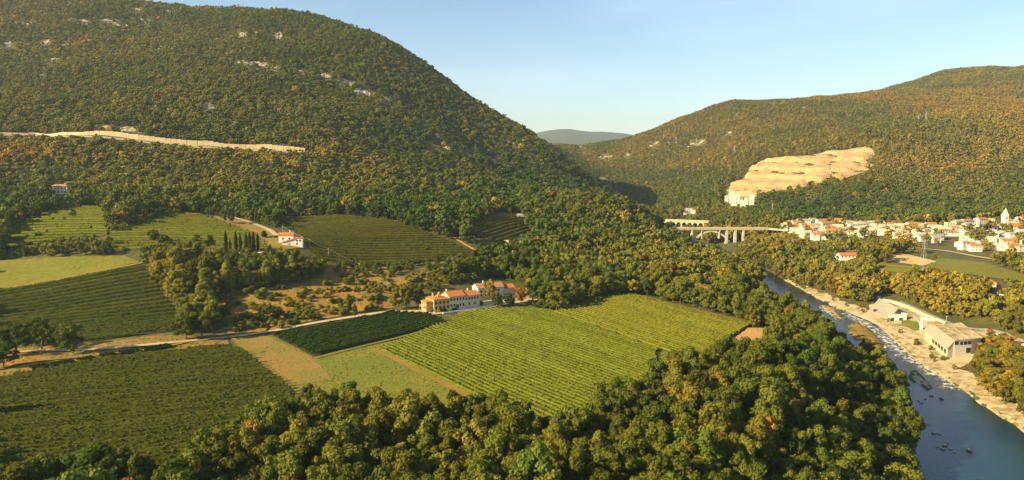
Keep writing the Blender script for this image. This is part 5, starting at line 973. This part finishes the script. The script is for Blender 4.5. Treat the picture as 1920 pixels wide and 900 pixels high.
# ------------------------------------------------------------------ pylons, poles, wires
def pylon(u, v, hpx, label):
    p = hit(u, v); H_ = hpx/F*p[1]; t = empty('pylon', (p[0], p[1], p[2]-1), R(20)); r = max(.05, .00009*p[1]); wb = H_*.075; wt = H_*.02
    f = MB(); z1 = H_; lv = 6
    for sx in (-1, 1):
        for sy in (-1, 1): f.bar((sx*wb, sy*wb, 0), (sx*wt, sy*wt, z1), r*1.3)
    for k in range(lv):
        a0 = wb+(wt-wb)*k/lv; a1 = wb+(wt-wb)*(k+1)/lv; y0 = z1*k/lv; y1 = z1*(k+1)/lv
        for s in (-1, 1): f.bar((-a0, s*a0, y0), (a1, s*a1, y1), r*.7); f.bar((a0, s*a0, y0), (-a1, s*a1, y1), r*.7); f.bar((s*a0, -a0, y0), (s*a1, a1, y1), r*.7)
    f.build('tower', M['metal'], t)
    for k, (zz, ln) in enumerate(((.72, .17), (.84, .14), (.95, .10))): f = MB(); f.bar((-ln*H_, 0, zz*H_), (ln*H_, 0, zz*H_), r); f.bar((-ln*H_, 0, zz*H_), (0, 0, zz*H_+H_*.04), r*.7); f.bar((ln*H_, 0, zz*H_), (0, 0, zz*H_+H_*.04), r*.7); f.build('cross_arm', M['metal'], t)
    return tag(t, label, 'pylon', 'steel power pylons')
pylon(1730, 512, 66, 'big lattice pylon standing at the corner of the tan field across the river')
for a in [(1722, 231, 15, 'smaller left pylon of the pair on the ridge shoulder above the quarry'), (1736, 231, 22, 'taller right pylon of the pair on the ridge shoulder'), (1855, 229, 15, 'lone pylon on the ridge shoulder near the right edge'), (1377, 289, 18, 'pylon on the hillside above left of the quarry'), (1419, 283, 11, 'small pylon right above the left part of the quarry'), (1448, 402, 22, 'pylon at the foot of the hill above the bridge end'), (1336, 330, 10, 'tiny pylon on the slope left of the quarry'), (1245, 262, 11, 'tiny pylon farthest left on the far skyline'), (1268, 268, 12, 'tiny pylon second from left below the far skyline'), (1306, 270, 12, 'tiny pylon just above the bare patch in the gorge')]: pylon(*a)
def pole(u, v, hpx, label, two=False):
    p = hit(u, v); H_ = hpx/F*p[1]; t = empty('utility_pole', (p[0], p[1], p[2]-.3)); m_ = MB(); m_.bar((0, 0, 0), (0, 0, H_), .16, 6, .11)
    m_.build('pole', M['concrete'], t); m_ = MB(); m_.bar((-.9, 0, H_-.4), (.9, 0, H_-.4), .08); m_.build('cross_arm', M['metal'], t); tag(t, label, 'utility pole', 'utility poles across the upper vineyard'); return Vector((p[0], p[1], p[2]-.3+H_-.35))
tops = [pole(530, 437, 15, 'concrete utility pole behind the small farmhouse'), pole(580, 464, 17, 'utility pole right beside the small farmhouse'), pole(616, 480, 16, 'utility pole standing in the lower rows of the upper vineyard'), pole(673, 506, 14, 'utility pole at the lower edge of the upper vineyard'), pole(728, 548, 20, 'utility pole in the scrub left of the villa')]
pole(427, 421, 15, 'utility pole beside the sandy track above the cypresses'); pole(361, 398, 10, 'utility pole at the upper end of the terraces')
pole(1812, 470, 14, 'lamp like pole in front of the town'); pole(1890, 470, 12, 'pole beside the road right of the pale bungalow')
for i in range(len(tops)-1):
    m_ = MB(); prev = None
    for k in range(9):
        t = k/8; q = tops[i].lerp(tops[i+1], t)-Vector((0, 0, 4*t*(1-t)*1.0))
        if prev: m_.bar(prev, q, .045, 3)
        prev = q
    tag(m_.build('power_line', M['metal']), ['sagging cable from the pole behind the farmhouse to the pole beside it', 'sagging cable from the farmhouse pole down into the upper vineyard', 'sagging cable crossing the lower rows of the upper vineyard', 'sagging cable running down from the upper vineyard to the scrub'][i], 'cable', 'overhead cables of the pole line')
for i, u in enumerate((592, 678)): pass

# ------------------------------------------------------------------ graveyard, boulders, cars, kayaks, small things
p0, p3 = hit(428, 477), hit(500, 474)
gw = empty('graveyard_wall', (p0[0], p0[1], p0[2])); m_ = MB(); m_.bar((0, 0, .5), tuple(np.array(p3)-p0+np.array((0, 0, .5))), .55, 4); m_.build('wall', M['plaster_white'], gw); tag(gw, 'low white wall in front of the cypresses', 'wall')
stn = MB(); stn.box(-.55, -.14, -.4, .55, .14, 1.3); stn.box(-.35, -.12, 1.3, .35, .12, 1.7); stn.box(-.7, -.3, -.5, .7, .3, .1); SM = stn.build('gravestone', M['plaster_white']).data; bpy.data.objects.remove(bpy.data.objects['gravestone'])
for k in range(9):
    u = 434+k*7.2; p = hit(u, 475-(k % 2)); o = share('gravestone', SM, G(p[0], p[1]+1.2), (0, 0, .1*(k % 3-1)), (1, 1, .8+.1*(k % 4))); tag(o, ['leftmost', 'second', 'third', 'fourth', 'fifth', 'sixth', 'seventh', 'eighth', 'rightmost'][k]+' white gravestone from the left beneath the cypresses', 'gravestone', 'white gravestones beneath the cypresses')
def boulder(u, v, s, label, group, z=ZW):
    p = at_z(u, v, z); rs = np.random.default_rng(int(u*7+v)); V = ICV*s*rs.uniform(.7, 1.25, (len(ICV), 1))*np.array([1.2, .9, .6]); o = meshobj('boulder', V, ICF, M['stone']); o.location = (p[0], p[1], z+s*.12); tag(o, label, 'boulder', group)
BL = [(1680, 667), (1660, 652), (1746, 742), (1735, 748), (1728, 756), (1742, 796), (1752, 812), (1762, 814), (1757, 838), (1772, 835), (1783, 842), (1768, 842), (1790, 848), (1775, 830), (1738, 690), (1758, 698), (1722, 752)]
lab = ['white boulder alone in the rapids below the grassy island', 'grey boulder at the tip of the grassy island', 'pale boulder at the tail of the stony islet', 'flat boulder between two others off the stony islet', 'dark wet boulder nearest the left trees below the stony islet', 'small pale boulder by the left bank above the pale cluster', 'wide pale boulder in the upper cluster near the left bank', 'small boulder right of the wide pale one', 'pale boulder at left of the lower cluster', 'broadest boulder of the lower cluster', 'boulder at the right of the lower cluster', 'flat boulder low in the lower cluster', 'rightmost small boulder of the lower cluster', 'small boulder on top of the lower cluster', 'boulder at the head of the stony islet', 'white water boulder right of the stony islet', 'small dark boulder left of the stony islet tail']
for (u, v), lb in zip(BL, lab): boulder(u, v, (.7+(u*13 % 7)/9), lb, 'boulders in the river')
def car(u, v, rz, mt_, label, cat='car'):
    p = hit(u, v); t = empty('car', (p[0], p[1], p[2]+.95), rz)
    bmh = bmesh.new(); prof_ = [(-2.1, .3), (-2.1, .75), (-1.3, .9), (-.7, 1.38), (.9, 1.4), (1.5, .95), (2.1, .8), (2.15, .3)]
    m_ = MB(); n = len(prof_); m_.add([(x_, -.85, z_) for x_, z_ in prof_]+[(x_, .85, z_) for x_, z_ in prof_], [tuple(range(n))[::-1], tuple(range(n, 2*n))]+[(i, (i+1) % n, n+(i+1) % n, n+i) for i in range(n)]); m_.build('body', mt_, t); bmh.free()
    m_ = MB(); m_.box(-.75, -.87, .95, .95, .87, 1.3); m_.build('side_window', M['glass'], t); m_ = MB(); m_.add([(-1.25, -.75, .93), (-.72, -.7, 1.37), (-.72, .7, 1.37), (-1.25, .75, .93)], [(0, 1, 2, 3)]); m_.v = [(a_-.03, b_, c_+.02) for a_, b_, c_ in m_.v]; m_.build('windscreen', M['glass'], t)
    for sx in (-1.3, 1.35):
        for sy in (-.8, .8): m_ = MB(); m_.bar((sx, sy-.1, .3), (sx, sy+.1, .3), .32, 10); m_.build('wheel', M['tyre'], t)
    return tag(t, label, cat, 'cars parked along the riverside road')
car(1872, 631, R(-35), M['white_paint'], 'leftmost white car on the road behind the riverside hall'); car(1893, 639, R(-35), M['white_paint'], 'second white car from the left on the riverside road'); car(1907, 646, R(-35), M['metal'], 'silver car between white ones on the riverside road'); car(1916, 651, R(-33), M['white_paint'], 'rightmost white car at the edge of the picture')
car(1856, 623, R(-38), M['red'], 'small red car on the riverside road nearest the hall'); car(953, 573, R(20), M['white_paint'], 'white car parked in the shade of the trees by the villa')
def kayak(u, v, rz, label, plabel):
    p = at_z(u, v, ZW+.1); t = empty('kayak', (p[0], p[1], ZW+.05), rz); n = 10; m_ = MB(); secs = []
    for i in range(13):
        s = i/12*2-1; r = .36*math.sqrt(max(0.002, 1-s*s)); secs += [(s*1.7, r*math.cos(a_), .16+.18*s*s+r*.75*math.sin(a_)) for a_ in [2*math.pi*j/n for j in range(n)]]
    m_.add(secs, [(i*n+j, i*n+(j+1) % n, (i+1)*n+(j+1) % n, (i+1)*n+j) for i in range(12) for j in range(n)]); meshobj('hull', m_.v, m_.f, M['red'], t, True)
    m_ = MB(); m_.bar((.0, 0, .36), (.0, 0, .47), .30, 12, .26); m_.build('cockpit_rim', M['dark_paint'], t); tag(t, label, 'kayak', 'red kayaks on the river')
    # paddler: one continuous skinned body seated in the cockpit
    J = [(0, 0, .3), (.02, 0, .55), (.04, 0, .78), (.05, 0, .9), (.06, 0, 1.02), (.06, 0, 1.14), (.04, .2, .8), (.16, .34, .62), (.36, .3, .72), (.42, .3, .74), (.04, -.2, .8), (.16, -.34, .66), (.36, -.3, .84), (.42, -.3, .87), (.3, .1, .3), (.7, .14, .34), (.3, -.1, .3), (.7, -.14, .34)]
    E = [(0, 1), (1, 2), (2, 3), (3, 4), (4, 5), (2, 6), (6, 7), (7, 8), (8, 9), (2, 10), (10, 11), (11, 12), (12, 13), (0, 14), (14, 15), (0, 16), (16, 17)]; RD = [.15, .14, .16, .06, .09, .09, .07, .05, .04, .04, .07, .05, .04, .04, .09, .06, .09, .06]
    me = bpy.data.meshes.new('body'); me.from_pydata(J, E, []); me.materials.append(M['red']); o = bpy.data.objects.new('person', me); COL.objects.link(o); md = o.modifiers.new('skin', 'SKIN'); sv = me.skin_vertices[0].data
    for s_, r_ in zip(sv, RD): s_.radius = (r_, r_)
    sv[0].use_root = True; o.modifiers.new('s', 'SUBSURF').levels = 1
    pe = empty('person', (p[0], p[1], ZW+.1), rz); o.parent = pe; o.name = 'body'; m_ = MB(); m_.add([tuple(np.array((.06, 0, 1.1))+q*.14) for q in ICV], ICF); m_.build('helmet', M['white_paint'], pe); tag(pe, plabel, 'person', 'paddlers in red kayaks')
    pd = MB(); pd.bar((.42, -1.05, 1.15), (.42, 1.05, .45), .02, 6); pd.box(.4, -1.3, 1.05, .44, -1.0, 1.3); pd.box(.4, 1.0, .3, .44, 1.3, .55); q = pd.build('paddle', M['dark_paint']); q.location = (p[0], p[1], ZW+.1); q.rotation_euler = (0, 0, rz); tag(q, 'paddle held by the '+plabel.split(' in ')[0], 'paddle')
kayak(1765, 748, R(120), 'red kayak on the river just below the rapids', 'upstream paddler in a red jacket and white helmet')
kayak(1817, 846, R(110), 'red kayak on the calm water near the bottom right', 'downstream paddler in a red jacket and white helmet')
# poles / lamp posts by the club house
for k, (u, v, hp_) in enumerate([(1738, 606, 9), (1774, 606, 13), (1848, 625, 8)]):
    p = hit(u, v); H_ = hp_/F*p[1]; t = empty('lamp_post', (p[0], p[1], p[2])); m_ = MB(); m_.bar((0, 0, 0), (0, 0, H_), .14, 6); m_.build('pole', M['metal'], t); m_ = MB(); m_.box(-.1, -.2, H_-.1, 1.1, .2, H_+.1); m_.build('lamp', M['white_paint'], t); tag(t, ['lamp post left of the red roofed club house', 'lamp post right behind the red roofed club house', 'short lamp post on the road right of the hall'][k], 'lamp post', 'lamp posts by the riverside')

# ------------------------------------------------------------------ haze
HZ = MB(); HZ.box(-12000, -1000, -62, 13500, 12600, 720)
m = bpy.data.materials.new('haze'); m.use_nodes = True; nt = m.node_tree; nt.nodes.clear(); o_ = nt.nodes.new('ShaderNodeOutputMaterial'); pv_ = nt.nodes.new('ShaderNodeVolumePrincipled')
pv_.inputs['Color'].default_value = (.62, .80, 1, 1); pv_.inputs['Density'].default_value = .00005; pv_.inputs['Anisotropy'].default_value = .2; nt.links.new(pv_.outputs['Volume'], o_.inputs['Volume'])
hz = HZ.build('haze', m); tag(hz, 'thin blue haze filling the valley air', kind='stuff')
